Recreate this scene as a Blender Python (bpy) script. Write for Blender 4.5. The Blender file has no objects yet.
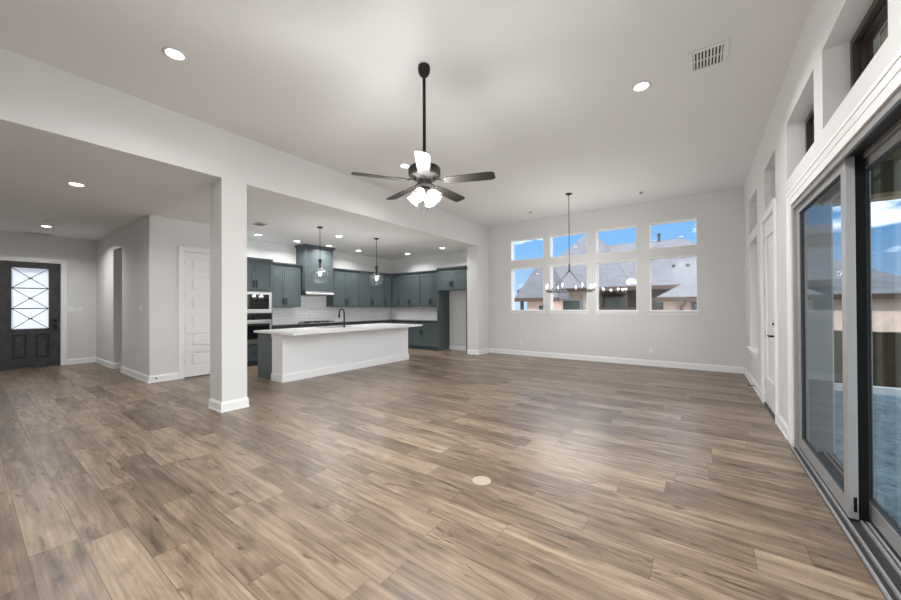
import bpy, bmesh, math, random
from mathutils import Vector, Matrix
random.seed(7)
C = bpy.context.scene.collection
SC = bpy.context.scene
PI = math.pi

# ------------------------------------------------------------------ camera, sky, sun, exposure
cam_d = bpy.data.cameras.new('camera'); cam = bpy.data.objects.new('camera', cam_d); C.objects.link(cam)
FPX, CYPX, YAW, PITCH, ROLL = 349.119, 304.3735, 0.62061184, 0.00575209, -0.00499640
fw = Vector((-math.sin(YAW)*math.cos(PITCH), math.cos(YAW)*math.cos(PITCH), math.sin(PITCH)))
r0 = Vector((math.cos(YAW), math.sin(YAW), 0)); u0 = r0.cross(fw)
rr = r0*math.cos(ROLL)+u0*math.sin(ROLL); uu = -r0*math.sin(ROLL)+u0*math.cos(ROLL)
cam.matrix_world = Matrix(((rr.x, uu.x, -fw.x, 0), (rr.y, uu.y, -fw.y, 0), (rr.z, uu.z, -fw.z, 1.36), (0, 0, 0, 1)))
cam_d.sensor_width = 36; cam_d.lens = 36*FPX/901; cam_d.shift_y = (CYPX-300)/901
cam_d.clip_start = 0.05; cam_d.clip_end = 400
SC.camera = cam

w = bpy.data.worlds.new('sky'); SC.world = w; w.use_nodes = True
nt = w.node_tree; nt.nodes.clear()
def N(t, ty, **k):
    n = t.nodes.new(ty)
    for a, b in k.items(): setattr(n, a, b)
    return n
def L(t, a, b): t.links.new(a, b)
SKY_STRENGTH = 1.0
tc = N(nt, 'ShaderNodeTexCoord'); sp = N(nt, 'ShaderNodeSeparateXYZ'); L(nt, tc.outputs['Generated'], sp.inputs[0])
ramp = N(nt, 'ShaderNodeValToRGB'); L(nt, sp.outputs['Z'], ramp.inputs[0])
e = ramp.color_ramp.elements
e[0].position = 0.0; e[0].color = (0.50, 0.70, 0.92, 1); e[1].position = 0.6; e[1].color = (0.10, 0.30, 0.78, 1)
m1 = ramp.color_ramp.elements.new(0.15); m1.color = (0.22, 0.50, 0.90, 1)
mp = N(nt, 'ShaderNodeMapping'); mp.inputs['Scale'].default_value = (3.0, 3.0, 8.0); L(nt, tc.outputs['Generated'], mp.inputs[0])
nz = N(nt, 'ShaderNodeTexNoise'); nz.inputs['Scale'].default_value = 1.6; nz.inputs['Detail'].default_value = 7; nz.inputs['Roughness'].default_value = 0.55
L(nt, mp.outputs[0], nz.inputs['Vector'])
cr = N(nt, 'ShaderNodeValToRGB'); cr.color_ramp.elements[0].position = 0.55; cr.color_ramp.elements[1].position = 0.75
# cloud bank added out of view, patio side and overhead, to brighten the patio
mxx = N(nt, 'ShaderNodeMath', operation='MULTIPLY_ADD'); L(nt, sp.outputs['X'], mxx.inputs[0]); mxx.inputs[1].default_value = 0.9; mxx.inputs[2].default_value = -0.42
mz = N(nt, 'ShaderNodeMath', operation='MULTIPLY_ADD'); L(nt, sp.outputs['Z'], mz.inputs[0]); mz.inputs[1].default_value = 0.7; mz.inputs[2].default_value = -0.42
mm = N(nt, 'ShaderNodeMath', operation='MAXIMUM'); L(nt, mxx.outputs[0], mm.inputs[0]); L(nt, mz.outputs[0], mm.inputs[1])
m0 = N(nt, 'ShaderNodeMath', operation='MAXIMUM'); L(nt, mm.outputs[0], m0.inputs[0]); m0.inputs[1].default_value = 0.0
ad = N(nt, 'ShaderNodeMath', operation='ADD'); L(nt, nz.outputs[0], ad.inputs[0]); L(nt, m0.outputs[0], ad.inputs[1])
L(nt, ad.outputs[0], cr.inputs[0])
mx = N(nt, 'ShaderNodeMix', data_type='RGBA'); L(nt, cr.outputs[0], mx.inputs[0]); L(nt, ramp.outputs[0], mx.inputs[6]); mx.inputs[7].default_value = (4.2, 4.2, 4.2, 1)
bg = N(nt, 'ShaderNodeBackground'); bg.inputs[1].default_value = SKY_STRENGTH; L(nt, mx.outputs[2], bg.inputs[0])
wo = N(nt, 'ShaderNodeOutputWorld'); L(nt, bg.outputs[0], wo.inputs[0])

sd = bpy.data.lights.new('sun', 'SUN'); sd.energy = 4.5; sd.angle = 0.01; sd.color = (1, 0.95, 0.88)
sun = bpy.data.objects.new('sun', sd); C.objects.link(sun)
sun.rotation_euler = Vector((0.42, 0.55, -0.72)).to_track_quat('-Z', 'Y').to_euler()

SC.view_settings.view_transform = 'Standard'; SC.view_settings.look = 'None'
SC.view_settings.gamma = 1; SC.view_settings.use_curve_mapping = False
SC.view_settings.exposure = 0.27
CAN_W = 24.0; KCAN_W = 14.0; FAN_W = 21.0; CHAND_W = 6.0; PEND_W = 10.0

# ------------------------------------------------------------------ materials
M = {}
def mat(name, col, rough=0.5, metal=0.0, spec=0.5, noise=0.0, nscale=20, bump=0.0, bscale=200, trans=0.0, ior=1.45, emit=None, estr=0.0, coat=0.0):
    m = bpy.data.materials.new(name); m.use_nodes = True; t = m.node_tree
    b = t.nodes['Principled BSDF']
    b.inputs['Base Color'].default_value = (*col, 1); b.inputs['Roughness'].default_value = rough
    b.inputs['Metallic'].default_value = metal; b.inputs['Specular IOR Level'].default_value = spec
    b.inputs['Transmission Weight'].default_value = trans; b.inputs['IOR'].default_value = ior
    b.inputs['Coat Weight'].default_value = coat
    if emit: b.inputs['Emission Color'].default_value = (*emit, 1); b.inputs['Emission Strength'].default_value = estr
    tcn = None
    if noise or bump:
        tcn = N(t, 'ShaderNodeTexCoord')
    if noise:
        n = N(t, 'ShaderNodeTexNoise'); n.inputs['Scale'].default_value = nscale; n.inputs['Detail'].default_value = 4
        L(t, tcn.outputs['Object'], n.inputs['Vector'])
        r = N(t, 'ShaderNodeValToRGB')
        r.color_ramp.elements[0].position = 0.3; r.color_ramp.elements[1].position = 0.7
        r.color_ramp.elements[0].color = (*[max(0, c*(1-noise)) for c in col], 1)
        r.color_ramp.elements[1].color = (*[min(1, c*(1+noise)) for c in col], 1)
        L(t, n.outputs[0], r.inputs[0]); L(t, r.outputs[0], b.inputs['Base Color'])
    if bump:
        n2 = N(t, 'ShaderNodeTexNoise'); n2.inputs['Scale'].default_value = bscale; n2.inputs['Detail'].default_value = 3
        L(t, tcn.outputs['Object'], n2.inputs['Vector'])
        bp = N(t, 'ShaderNodeBump'); bp.inputs['Strength'].default_value = bump; bp.inputs['Distance'].default_value = 0.002
        L(t, n2.outputs[0], bp.inputs['Height']); L(t, bp.outputs[0], b.inputs['Normal'])
    M[name] = m; return m
mat('wall_paint', (0.70, 0.70, 0.695), 0.75, spec=0.3, bump=0.08, bscale=160)
mat('ceiling_paint', (0.78, 0.78, 0.775), 0.85, spec=0.2, bump=0.12, bscale=120)
mat('trim_white', (0.84, 0.84, 0.84), 0.4)
mat('door_white', (0.82, 0.82, 0.83), 0.4)
mat('island_white', (0.83, 0.835, 0.845), 0.45)
mat('teal', (0.080, 0.103, 0.108), 0.42, noise=0.05, nscale=8)
mat('teal_dark', (0.05, 0.08, 0.09), 0.5)
mat('quartz', (0.80, 0.80, 0.80), 0.18, noise=0.02, nscale=30)
mat('dark_counter', (0.03, 0.032, 0.035), 0.25, noise=0.2, nscale=60)
mat('black_metal', (0.012, 0.012, 0.012), 0.4, metal=0.3)
mat('bronze', (0.075, 0.062, 0.052), 0.4, metal=0.5)
mat('fan_dark', (0.014, 0.012, 0.011), 0.5, spec=0.3)
mat('steel', (0.42, 0.42, 0.42), 0.36, metal=1.0)
mat('alu', (0.36, 0.36, 0.36), 0.42, metal=0.35)
mat('alu_dark', (0.05, 0.05, 0.05), 0.45, metal=0.3)
mat('rubber', (0.008, 0.008, 0.008), 0.7, spec=0.1)
mat('oven_glass', (0.006, 0.006, 0.007), 0.04, spec=0.8)
def shade():
    m = bpy.data.materials.new('shade_glass'); m.use_nodes = True; t = m.node_tree; t.nodes.clear()
    a = N(t, 'ShaderNodeBsdfTranslucent'); a.inputs[0].default_value = (0.95, 0.94, 0.91, 1)
    g = N(t, 'ShaderNodeBsdfTransparent'); x = N(t, 'ShaderNodeMixShader'); x.inputs[0].default_value = 0.45; o = N(t, 'ShaderNodeOutputMaterial')
    L(t, a.outputs[0], x.inputs[1]); L(t, g.outputs[0], x.inputs[2]); L(t, x.outputs[0], o.inputs[0]); M['shade_glass'] = m
shade()
mat('bulb', (1, 1, 1), 0.4, emit=(1, 0.93, 0.82), estr=7)
mat('can_glow', (1, 1, 1), 0.4, emit=(1, 0.97, 0.92), estr=12)
mat('plastic_white', (0.78, 0.78, 0.77), 0.4)
mat('vent_dark', (0.02, 0.02, 0.02), 0.8)
mat('front_door_paint', (0.045, 0.044, 0.046), 0.5, noise=0.35, nscale=9)
mat('front_door_black', (0.008, 0.008, 0.009), 0.45)
def frosted():
    m = bpy.data.materials.new('frosted_glass'); m.use_nodes = True; t = m.node_tree; t.nodes.clear()
    a = N(t, 'ShaderNodeBsdfTranslucent'); a.inputs[0].default_value = (0.70, 0.71, 0.72, 1)
    g = N(t, 'ShaderNodeBsdfGlossy'); g.inputs['Roughness'].default_value = 0.2
    x = N(t, 'ShaderNodeMixShader'); x.inputs[0].default_value = 0.06; o = N(t, 'ShaderNodeOutputMaterial')
    L(t, a.outputs[0], x.inputs[1]); L(t, g.outputs[0], x.inputs[2]); L(t, x.outputs[0], o.inputs[0]); M['frosted_glass'] = m
frosted()
mat('brick_dark', (0.075, 0.06, 0.042), 0.8, noise=0.35, nscale=14)
mat('patio_wood', (0.20, 0.165, 0.10), 0.7, noise=0.15, nscale=3)
mat('patio_trim', (0.42, 0.32, 0.20), 0.6)
mat('patio_beam', (0.12, 0.11, 0.075), 0.7)
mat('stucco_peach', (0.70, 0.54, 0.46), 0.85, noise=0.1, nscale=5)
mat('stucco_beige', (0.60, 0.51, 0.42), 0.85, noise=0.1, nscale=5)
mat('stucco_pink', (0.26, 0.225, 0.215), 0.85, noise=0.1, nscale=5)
mat('fascia', (0.07, 0.045, 0.032), 0.6)
mat('house_dark', (0.035, 0.028, 0.024), 0.6)
mat('house_window', (0.10, 0.15, 0.16), 0.08, spec=0.8)
mat('house_white', (0.62, 0.60, 0.58), 0.7)
mat('curb', (0.88, 0.88, 0.86), 0.8)
mat('yard', (0.34, 0.31, 0.24), 0.95, noise=0.4, nscale=6)
mat('added_paving', (0.55, 0.54, 0.52), 0.9)  # pale, so the added paving throws light on the front door glass
mat('brass', (0.35, 0.33, 0.30), 0.35, metal=0.9)

def glass_mat(name, tint, rough=0.0, refl=1.0, ior=1.5):
    m = bpy.data.materials.new(name); m.use_nodes = True; t = m.node_tree; t.nodes.clear()
    tr = N(t, 'ShaderNodeBsdfTransparent'); tr.inputs[0].default_value = (*tint, 1)
    gl = N(t, 'ShaderNodeBsdfGlossy'); gl.inputs['Roughness'].default_value = rough
    gl.inputs[0].default_value = (refl, refl, refl, 1)
    fr = N(t, 'ShaderNodeFresnel'); ge = N(t, 'ShaderNodeNewGeometry')
    mi = N(t, 'ShaderNodeMix', data_type='FLOAT'); mi.inputs[2].default_value = ior; mi.inputs[3].default_value = 1/ior
    L(t, ge.outputs['Backfacing'], mi.inputs[0]); L(t, mi.outputs[0], fr.inputs[0])
    mxs = N(t, 'ShaderNodeMixShader'); o = N(t, 'ShaderNodeOutputMaterial')
    L(t, fr.outputs[0], mxs.inputs[0]); L(t, tr.outputs[0], mxs.inputs[1]); L(t, gl.outputs[0], mxs.inputs[2]); L(t, mxs.outputs[0], o.inputs[0])
    M[name] = m
glass_mat('window_glass', (0.96, 0.97, 0.98))
glass_mat('slider_glass', (0.88, 0.93, 0.95), refl=0.45, ior=1.42)
glass_mat('lamp_glass', (0.90, 0.92, 0.92), 0.03, ior=1.6)
_t = M['lamp_glass'].node_tree
_n = N(_t, 'ShaderNodeTexVoronoi'); _n.inputs['Scale'].default_value = 28; _c = N(_t, 'ShaderNodeTexCoord'); L(_t, _c.outputs['Object'], _n.inputs['Vector'])
_b = N(_t, 'ShaderNodeBump'); _b.inputs['Strength'].default_value = 0.8; _b.inputs['Distance'].default_value = 0.02; L(_t, _n.outputs['Distance'], _b.inputs['Height'])
for _g in _t.nodes:
    if _g.type == 'BSDF_GLOSSY': L(_t, _b.outputs[0], _g.inputs['Normal'])
    pass

# floor planks running along X
def floor_mat():
    m = bpy.data.materials.new('floor_planks'); m.use_nodes = True; t = m.node_tree; b = t.nodes['Principled BSDF']
    tcn = N(t, 'ShaderNodeTexCoord'); s = N(t, 'ShaderNodeSeparateXYZ'); L(t, tcn.outputs['Object'], s.inputs[0])
    def ma(op, a, bv=None, c=None):
        n = N(t, 'ShaderNodeMath', operation=op)
        for i, v in enumerate((a, bv, c)):
            if v is None: continue
            if hasattr(v, 'links'): L(t, v, n.inputs[i])
            else: n.inputs[i].default_value = v
        return n.outputs[0]
    PW, PL = 0.197, 1.22
    yy = ma('ADD', s.outputs['Y'], 20 - 0.117); ry = ma('DIVIDE', yy, PW); row = ma('FLOOR', ry); fy = ma('FRACT', ry)
    wn = N(t, 'ShaderNodeTexWhiteNoise', noise_dimensions='1D'); L(t, row, wn.inputs['W'])
    xs = ma('ADD', s.outputs['X'], ma('MULTIPLY', wn.outputs['Value'], 7.3)); rx = ma('DIVIDE', ma('ADD', xs, 40), PL); col = ma('FLOOR', rx); fx = ma('FRACT', rx)
    cv = N(t, 'ShaderNodeCombineXYZ'); L(t, row, cv.inputs[0]); L(t, col, cv.inputs[1])
    w2 = N(t, 'ShaderNodeTexWhiteNoise', noise_dimensions='2D'); L(t, cv.outputs[0], w2.inputs['Vector'])
    pid = w2.outputs['Value']
    # grain: stretched noise with a per-plank offset
    def noise(sx, sy, detail, rough, dist, off):
        c = N(t, 'ShaderNodeCombineXYZ')
        L(t, ma('MULTIPLY', s.outputs['X'], sx), c.inputs[0]); L(t, ma('MULTIPLY', s.outputs['Y'], sy), c.inputs[1])
        L(t, ma('MULTIPLY', pid, off), c.inputs[2])
        n = N(t, 'ShaderNodeTexNoise'); n.inputs['Scale'].default_value = 1; n.inputs['Detail'].default_value = detail
        n.inputs['Roughness'].default_value = rough; n.inputs['Distortion'].default_value = dist
        L(t, c.outputs[0], n.inputs['Vector']); return n.outputs[0]
    g1 = noise(1.1, 30, 6, 0.62, 0.9, 57)      # long streaks
    g2 = noise(1.9, 8.5, 3, 0.55, 1.0, 91)    # cloudy blotches
    g3 = noise(5, 110, 2, 0.5, 0.2, 31)       # fine grain
    kn = noise(2.2, 11, 4, 0.6, 1.5, 133)     # dark knots
    v = ma('ADD', ma('MULTIPLY', pid, 0.19), ma('MULTIPLY', g1, 0.54))
    v = ma('ADD', v, ma('MULTIPLY', g2, 0.48)); v = ma('ADD', v, ma('MULTIPLY', g3, 0.10))
    rp = N(t, 'ShaderNodeValToRGB'); L(t, v, rp.inputs[0])
    el = rp.color_ramp.elements
    el[0].position = 0.45; el[0].color = (0.072, 0.048, 0.030, 1)
    el[1].position = 0.86; el[1].color = (0.35, 0.267, 0.186, 1)
    k = el.new(0.62); k.color = (0.165, 0.116, 0.077, 1)
    kr = N(t, 'ShaderNodeValToRGB'); L(t, kn, kr.inputs[0]); kr.color_ramp.elements[0].position = 0.30; kr.color_ramp.elements[0].color = (0.42, 0.38, 0.35, 1)
    kr.color_ramp.elements[1].position = 0.40; kr.color_ramp.elements[1].color = (1, 1, 1, 1)
    mk = N(t, 'ShaderNodeMix', data_type='RGBA', blend_type='MULTIPLY'); mk.inputs[0].default_value = 1
    L(t, rp.outputs[0], mk.inputs[6]); L(t, kr.outputs[0], mk.inputs[7])
    # seams
    dy = ma('MINIMUM', fy, ma('SUBTRACT', 1, fy)); dx = ma('MINIMUM', fx, ma('SUBTRACT', 1, fx))
    sy = ma('LESS_THAN', dy, 0.011); sx = ma('LESS_THAN', dx, 0.0016)
    seam = ma('MAXIMUM', sy, sx)
    ms = N(t, 'ShaderNodeMix', data_type='RGBA'); L(t, ma('MULTIPLY', seam, 0.6), ms.inputs[0]); L(t, mk.outputs[2], ms.inputs[6]); ms.inputs[7].default_value = (0.05, 0.036, 0.026, 1)
    L(t, ms.outputs[2], b.inputs['Base Color'])
    b.inputs['Specular IOR Level'].default_value = 0.6
    L(t, ma('ADD', ma('MULTIPLY', g1, 0.12), 0.28), b.inputs['Roughness'])
    bp = N(t, 'ShaderNodeBump'); bp.inputs['Strength'].default_value = 0.25; bp.inputs['Distance'].default_value = 0.002
    L(t, ma('SUBTRACT', ma('MULTIPLY', g1, 0.4), ma('MULTIPLY', seam, 0.6)), bp.inputs['Height']); L(t, bp.outputs[0], b.inputs['Normal'])
    M['floor'] = m
floor_mat()

def brick_mat(name, c1, c2, mortar, bw, rh, ms, plane, rough=0.3, bump=0.3, offset=0.5, smooth=0.1):
    # plane: which object axes give the pattern's u, v
    m = bpy.data.materials.new(name); m.use_nodes = True; t = m.node_tree; b = t.nodes['Principled BSDF']
    tcn = N(t, 'ShaderNodeTexCoord'); s = N(t, 'ShaderNodeSeparateXYZ'); L(t, tcn.outputs['Object'], s.inputs[0])
    c = N(t, 'ShaderNodeCombineXYZ')
    if len(plane[0]) == 1: L(t, s.outputs[plane[0]], c.inputs[0])
    else:
        a = N(t, 'ShaderNodeMath', operation='ADD'); L(t, s.outputs[plane[0][0]], a.inputs[0]); L(t, s.outputs[plane[0][1]], a.inputs[1]); L(t, a.outputs[0], c.inputs[0])
    L(t, s.outputs[plane[1]], c.inputs[1])
    br = N(t, 'ShaderNodeTexBrick'); L(t, c.outputs[0], br.inputs['Vector']); br.offset = offset
    br.inputs['Color1'].default_value = (*c1, 1); br.inputs['Color2'].default_value = (*c2, 1); br.inputs['Mortar'].default_value = (*mortar, 1)
    br.inputs['Scale'].default_value = 1; br.inputs['Brick Width'].default_value = bw; br.inputs['Row Height'].default_value = rh
    br.inputs['Mortar Size'].default_value = ms; br.inputs['Mortar Smooth'].default_value = smooth; br.inputs['Bias'].default_value = 0
    L(t, br.outputs['Color'], b.inputs['Base Color']); b.inputs['Roughness'].default_value = rough
    bp = N(t, 'ShaderNodeBump'); bp.invert = True; bp.inputs['Strength'].default_value = bump; bp.inputs['Distance'].default_value = 0.004
    L(t, br.outputs['Fac'], bp.inputs['Height']); L(t, bp.outputs[0], b.inputs['Normal'])
    M[name] = m
brick_mat('subway', (0.86, 0.86, 0.86), (0.78, 0.78, 0.785), (0.60, 0.60, 0.60), 0.30, 0.075, 0.004, ('XY', 'Z'), 0.15, 0.5)
brick_mat('shingle', (0.150, 0.157, 0.178), (0.118, 0.124, 0.142), (0.085, 0.09, 0.10), 0.33, 0.14, 0.006, ('XY', 'Z'), 0.9, 0.6)
brick_mat('brick_patio', (0.085, 0.068, 0.045), (0.06, 0.05, 0.036), (0.09, 0.08, 0.065), 0.22, 0.075, 0.008, ('XY', 'Z'), 0.85, 0.5)
def gravel():
    m = bpy.data.materials.new('patio_slab'); m.use_nodes = True; t = m.node_tree; b = t.nodes['Principled BSDF']
    tcn = N(t, 'ShaderNodeTexCoord'); v = N(t, 'ShaderNodeTexVoronoi'); v.inputs['Scale'].default_value = 22; L(t, tcn.outputs['Object'], v.inputs['Vector'])
    n = N(t, 'ShaderNodeTexNoise'); n.inputs['Scale'].default_value = 9; n.inputs['Detail'].default_value = 5; L(t, tcn.outputs['Object'], n.inputs['Vector'])
    a = N(t, 'ShaderNodeMath', operation='MULTIPLY_ADD'); L(t, v.outputs['Distance'], a.inputs[0]); a.inputs[1].default_value = 0.5; L(t, n.outputs[0], a.inputs[2])
    r = N(t, 'ShaderNodeValToRGB'); L(t, a.outputs[0], r.inputs[0]); r.color_ramp.elements[0].position = 0.45; r.color_ramp.elements[0].color = (0.11, 0.165, 0.205, 1)  # blue cast of tinted glass and sky is put into the slab colour
    r.color_ramp.elements[1].position = 1.0; r.color_ramp.elements[1].color = (0.32, 0.41, 0.48, 1); L(t, r.outputs[0], b.inputs['Base Color']); b.inputs['Roughness'].default_value = 0.8
    M['patio_slab'] = m
gravel()

# ------------------------------------------------------------------ mesh helpers
class MB:
    def __init__(s, o=(0, 0, 0)): s.bm = bmesh.new(); s.o = Vector(o)
    def v(s, p): return s.bm.verts.new(Vector(p)-s.o)
    def box(s, x0, x1, y0, y1, z0, z1, bev=0.0):
        if x0 > x1: x0, x1 = x1, x0
        if y0 > y1: y0, y1 = y1, y0
        if z0 > z1: z0, z1 = z1, z0
        vs = [s.v((x, y, z)) for x in (x0, x1) for y in (y0, y1) for z in (z0, z1)]
        fs = [s.bm.faces.new([vs[i] for i in q]) for q in ((0, 1, 3, 2), (4, 6, 7, 5), (0, 4, 5, 1), (2, 3, 7, 6), (0, 2, 6, 4), (1, 5, 7, 3))]
        if bev:
            es = list({e for f in fs for e in f.edges})
            bmesh.ops.bevel(s.bm, geom=es, offset=bev, segments=2, affect='EDGES', profile=0.5)
        return s
    def tube(s, a, b, r, n=12, r2=None, cap=True):
        a = Vector(a); b = Vector(b); d = (b-a).normalized(); r2 = r if r2 is None else r2
        p = d.orthogonal().normalized(); q = d.cross(p)
        A = [s.v(a+(p*math.cos(2*PI*i/n)+q*math.sin(2*PI*i/n))*r) for i in range(n)]
        B = [s.v(b+(p*math.cos(2*PI*i/n)+q*math.sin(2*PI*i/n))*r2) for i in range(n)]
        for i in range(n):
            f = s.bm.faces.new((A[i], A[(i+1) % n], B[(i+1) % n], B[i])); f.smooth = True
        if cap: s.bm.faces.new(A[::-1]); s.bm.faces.new(B)
        return s
    def path(s, pts, r, n=10, closed=False):
        pts = [Vector(p) for p in pts]; rings = []; up = None; k = len(pts)
        for i, p in enumerate(pts):
            if closed: d = (pts[(i+1) % k]-pts[i-1]).normalized()
            else: d = (pts[min(i+1, k-1)]-pts[max(i-1, 0)]).normalized()
            if up is None: up = d.orthogonal().normalized()
            up = (up-d*up.dot(d)).normalized(); q = d.cross(up)
            rad = r[i] if isinstance(r, (list, tuple)) else r
            rings.append([s.v(p+(up*math.cos(2*PI*j/n)+q*math.sin(2*PI*j/n))*rad) for j in range(n)])
        R = range(k if closed else k-1)
        for i in R:
            A = rings[i]; B = rings[(i+1) % k]
            for j in range(n):
                f = s.bm.faces.new((A[j], A[(j+1) % n], B[(j+1) % n], B[j])); f.smooth = True
        if not closed: s.bm.faces.new(rings[0][::-1]); s.bm.faces.new(rings[-1])
        return s
    def lathe(s, prof, c=(0, 0, 0), n=24, tilt=None, cap=True):
        # prof: list of (r, z) from top to bottom, around vertical axis through c (or axis direction tilt)
        c = Vector(c); Q = Vector((0, 0, 1)).rotation_difference(Vector(tilt)) if tilt else None
        rings = []
        for r, z in prof:
            ring = []
            for j in range(n):
                p = Vector((math.cos(2*PI*j/n)*r, math.sin(2*PI*j/n)*r, z))
                if Q: p = Q @ p
                ring.append(s.v(c+p))
            rings.append(ring)
        for A, B in zip(rings, rings[1:]):
            for j in range(n):
                f = s.bm.faces.new((A[j], B[j], B[(j+1) % n], A[(j+1) % n])); f.smooth = True
        if cap:
            s.bm.faces.new(rings[0]); s.bm.faces.new(rings[-1][::-1])
        return s
    def prism(s, poly, axis, a0, a1):
        # poly: 2D points in the other two axes (in order), extruded along axis from a0 to a1
        def P(p, a):
            return (a, p[0], p[1]) if axis == 0 else (p[0], a, p[1]) if axis == 1 else (p[0], p[1], a)
        A = [s.v(P(p, a0)) for p in poly]; B = [s.v(P(p, a1)) for p in poly]; n = len(poly)
        for i in range(n): s.bm.faces.new((A[i], A[(i+1) % n], B[(i+1) % n], B[i]))
        s.bm.faces.new(A[::-1]); s.bm.faces.new(B); return s
    def poly(s, *faces):
        cache = {}
        for f in faces:
            s.bm.faces.new([cache.setdefault(tuple(p), None) or cache.__setitem__(tuple(p), s.v(p)) or cache[tuple(p)] for p in f])
        return s
    def build(s, name, m, parent=None, loc=None):
        bmesh.ops.recalc_face_normals(s.bm, faces=s.bm.faces[:])
        me = bpy.data.meshes.new(name); s.bm.to_mesh(me); s.bm.free()
        me.materials.append(M[m] if isinstance(m, str) else m)
        o = bpy.data.objects.new(name, me); C.objects.link(o)
        if parent is not None: o.parent = parent
        elif s.o.length: o.location = s.o
        if loc is not None: o.location = loc
        return o
def tag(o, label, cat, group=None, kind=None):
    o['label'] = label; o['category'] = cat
    if group: o['group'] = group
    if kind: o['kind'] = kind
    return o
def empty(name, loc, label, cat, group=None, kind=None, rz=0):
    o = bpy.data.objects.new(name, None); C.objects.link(o); o.empty_display_size = 0.1
    o.location = loc; o.rotation_euler = (0, 0, rz)
    return tag(o, label, cat, group, kind)
def copy_tree(o, parent=None):
    c = o.copy(); C.objects.link(c)
    if parent is not None: c.parent = parent
    for ch in list(o.children): copy_tree(ch, c)
    return c
def struct(mb, name, m, label, cat):
    return tag(mb.build(name, m), label, cat, kind='structure')

def wall_grid(axis, pos, th, u, v, holes, o=(0, 0, 0)):
    """wall slab normal to axis, inner face at pos, other face at pos+th, spanning u (other horizontal axis) x v, with rectangular holes"""
    mb = MB(o)
    us = sorted({*u, *[h[0] for h in holes], *[h[1] for h in holes]}); us = [a for a in us if u[0] <= a <= u[1]]
    vs = sorted({*v, *[h[2] for h in holes], *[h[3] for h in holes]}); vs = [a for a in vs if v[0] <= a <= v[1]]
    def solid(i, j):
        if i < 0 or j < 0 or i >= len(us)-1 or j >= len(vs)-1: return False
        a = (us[i]+us[i+1])/2; b = (vs[j]+vs[j+1])/2
        return not any(h[0] < a < h[1] and h[2] < b < h[3] for h in holes)
    cache = {}
    def P(a, i, j):
        k = (a, i, j)
        if k not in cache:
            q = pos+th*a
            p = (q, us[i], vs[j]) if axis == 0 else (us[i], q, vs[j]) if axis == 1 else (us[i], vs[j], q)
            cache[k] = mb.v(p)
        return cache[k]
    for i in range(len(us)-1):
        for j in range(len(vs)-1):
            if not solid(i, j): continue
            for a in (0, 1): mb.bm.faces.new([P(a, i, j), P(a, i+1, j), P(a, i+1, j+1), P(a, i, j+1)])
            for (di, dj, q) in ((-1, 0, ((i, j), (i, j+1))), (1, 0, ((i+1, j), (i+1, j+1))), (0, -1, ((i, j), (i+1, j))), (0, 1, ((i, j+1), (i+1, j+1)))):
                if not solid(i+di, j+dj):
                    (a1, b1), (a2, b2) = q
                    mb.bm.faces.new([P(0, a1, b1), P(0, a2, b2), P(1, a2, b2), P(1, a1, b1)])
    return mb

# ------------------------------------------------------------------ room shell
XR, YF, ZC, ZK = 0.72, 9.0, 3.69, 3.05
XB = -5.05                       # living-side face of the kitchen wall (beam, column, pier)
XBK = -5.42                      # its kitchen-side face
YB = -1.7                        # back wall
XD = -12.42                      # front-door wall
TR = 0.27                        # right wall thickness
struct(MB().box(XD-0.2, XR+TR, YB-0.2, YF+0.2, -0.15, 0.0), 'floor', 'floor', 'grey-brown wood plank floor of the whole open room', 'floor')
struct(MB().box(XBK, XR+TR, YB-0.2, YF+0.2, ZC, ZC+0.12), 'ceiling', 'ceiling_paint', 'high pale grey ceiling over the living room', 'ceiling')
struct(MB().box(XD-0.2, XB-0.0006, YB-0.19, YF+0.19, ZK-0.0015, ZK+0.12), 'ceiling_kitchen', 'ceiling_paint', 'lower grey ceiling over the entry and kitchen', 'ceiling')

WX = [(-4.33, -3.38), (-3.21, -2.265), (-2.06, -1.175), (-0.92, -0.035)]
ZU, ZL = (2.625, 3.205), (1.235, 2.42)
struct(wall_grid(1, YF, 0.2, (-9.3, XR), (0, ZC), [(a, b, *z) for a, b in WX for z in (ZU, ZL)]), 'wall_far', 'wall_paint', 'pale grey far wall with two rows of four windows', 'wall')
CL = [(7.10, 8.13), (5.48, 6.31), (3.79, 4.82), (2.50, 3.56)]
ZCL = (2.605, 3.17)
CLALL = CL + [(1.15, 2.2), (-0.2, 0.85)]
TALL = (7.10, 8.13, 0.62, 2.44)
BD = (5.50, 6.42, 0.0, 2.48)
SL = (-0.42, 4.62, 0.0, 2.31)
struct(wall_grid(0, XR, TR, (YB-0.2, YF+0.2), (0, ZC), [(a, b, *ZCL) for a, b in CLALL]+[TALL, BD, SL]), 'wall_right', 'wall_paint', 'pale grey side wall with deep high windows above the sliding glass door', 'wall')
struct(wall_grid(0, XB, XBK-XB, (YB-0.2, YF), (0, ZC-0.001), [(YB, 1.96, -1, ZK), (2.27, 8.40, -1, ZK)]), 'wall_kitchen', 'wall_paint', 'pale grey square column, beam and pier dividing living room from kitchen', 'wall')
struct(MB().box(XD-0.2, XR+TR, YB, YB-0.2, 0, ZC), 'wall_back', 'wall_paint', 'plain grey wall behind the viewpoint', 'wall')
FD = (0.47, 1.375, 0.0, 2.425)
struct(wall_grid(0, XD, -0.2, (YB-0.2, 3.5), (0, ZK), [FD]), 'wall_entry', 'wall_paint', 'grey entry wall holding the dark front door', 'wall')
XP = -8.10; YH = 1.97
HO = (-10.69, -9.97, 0.0, 2.66)
struct(wall_grid(1, YH, 0.14, (XD, XP), (0, ZK), [HO]), 'wall_hall', 'wall_paint', 'grey wall beside the entry with a tall narrow hallway opening', 'wall')
PD = (2.49, 3.30, 0.0, 2.45)
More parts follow.
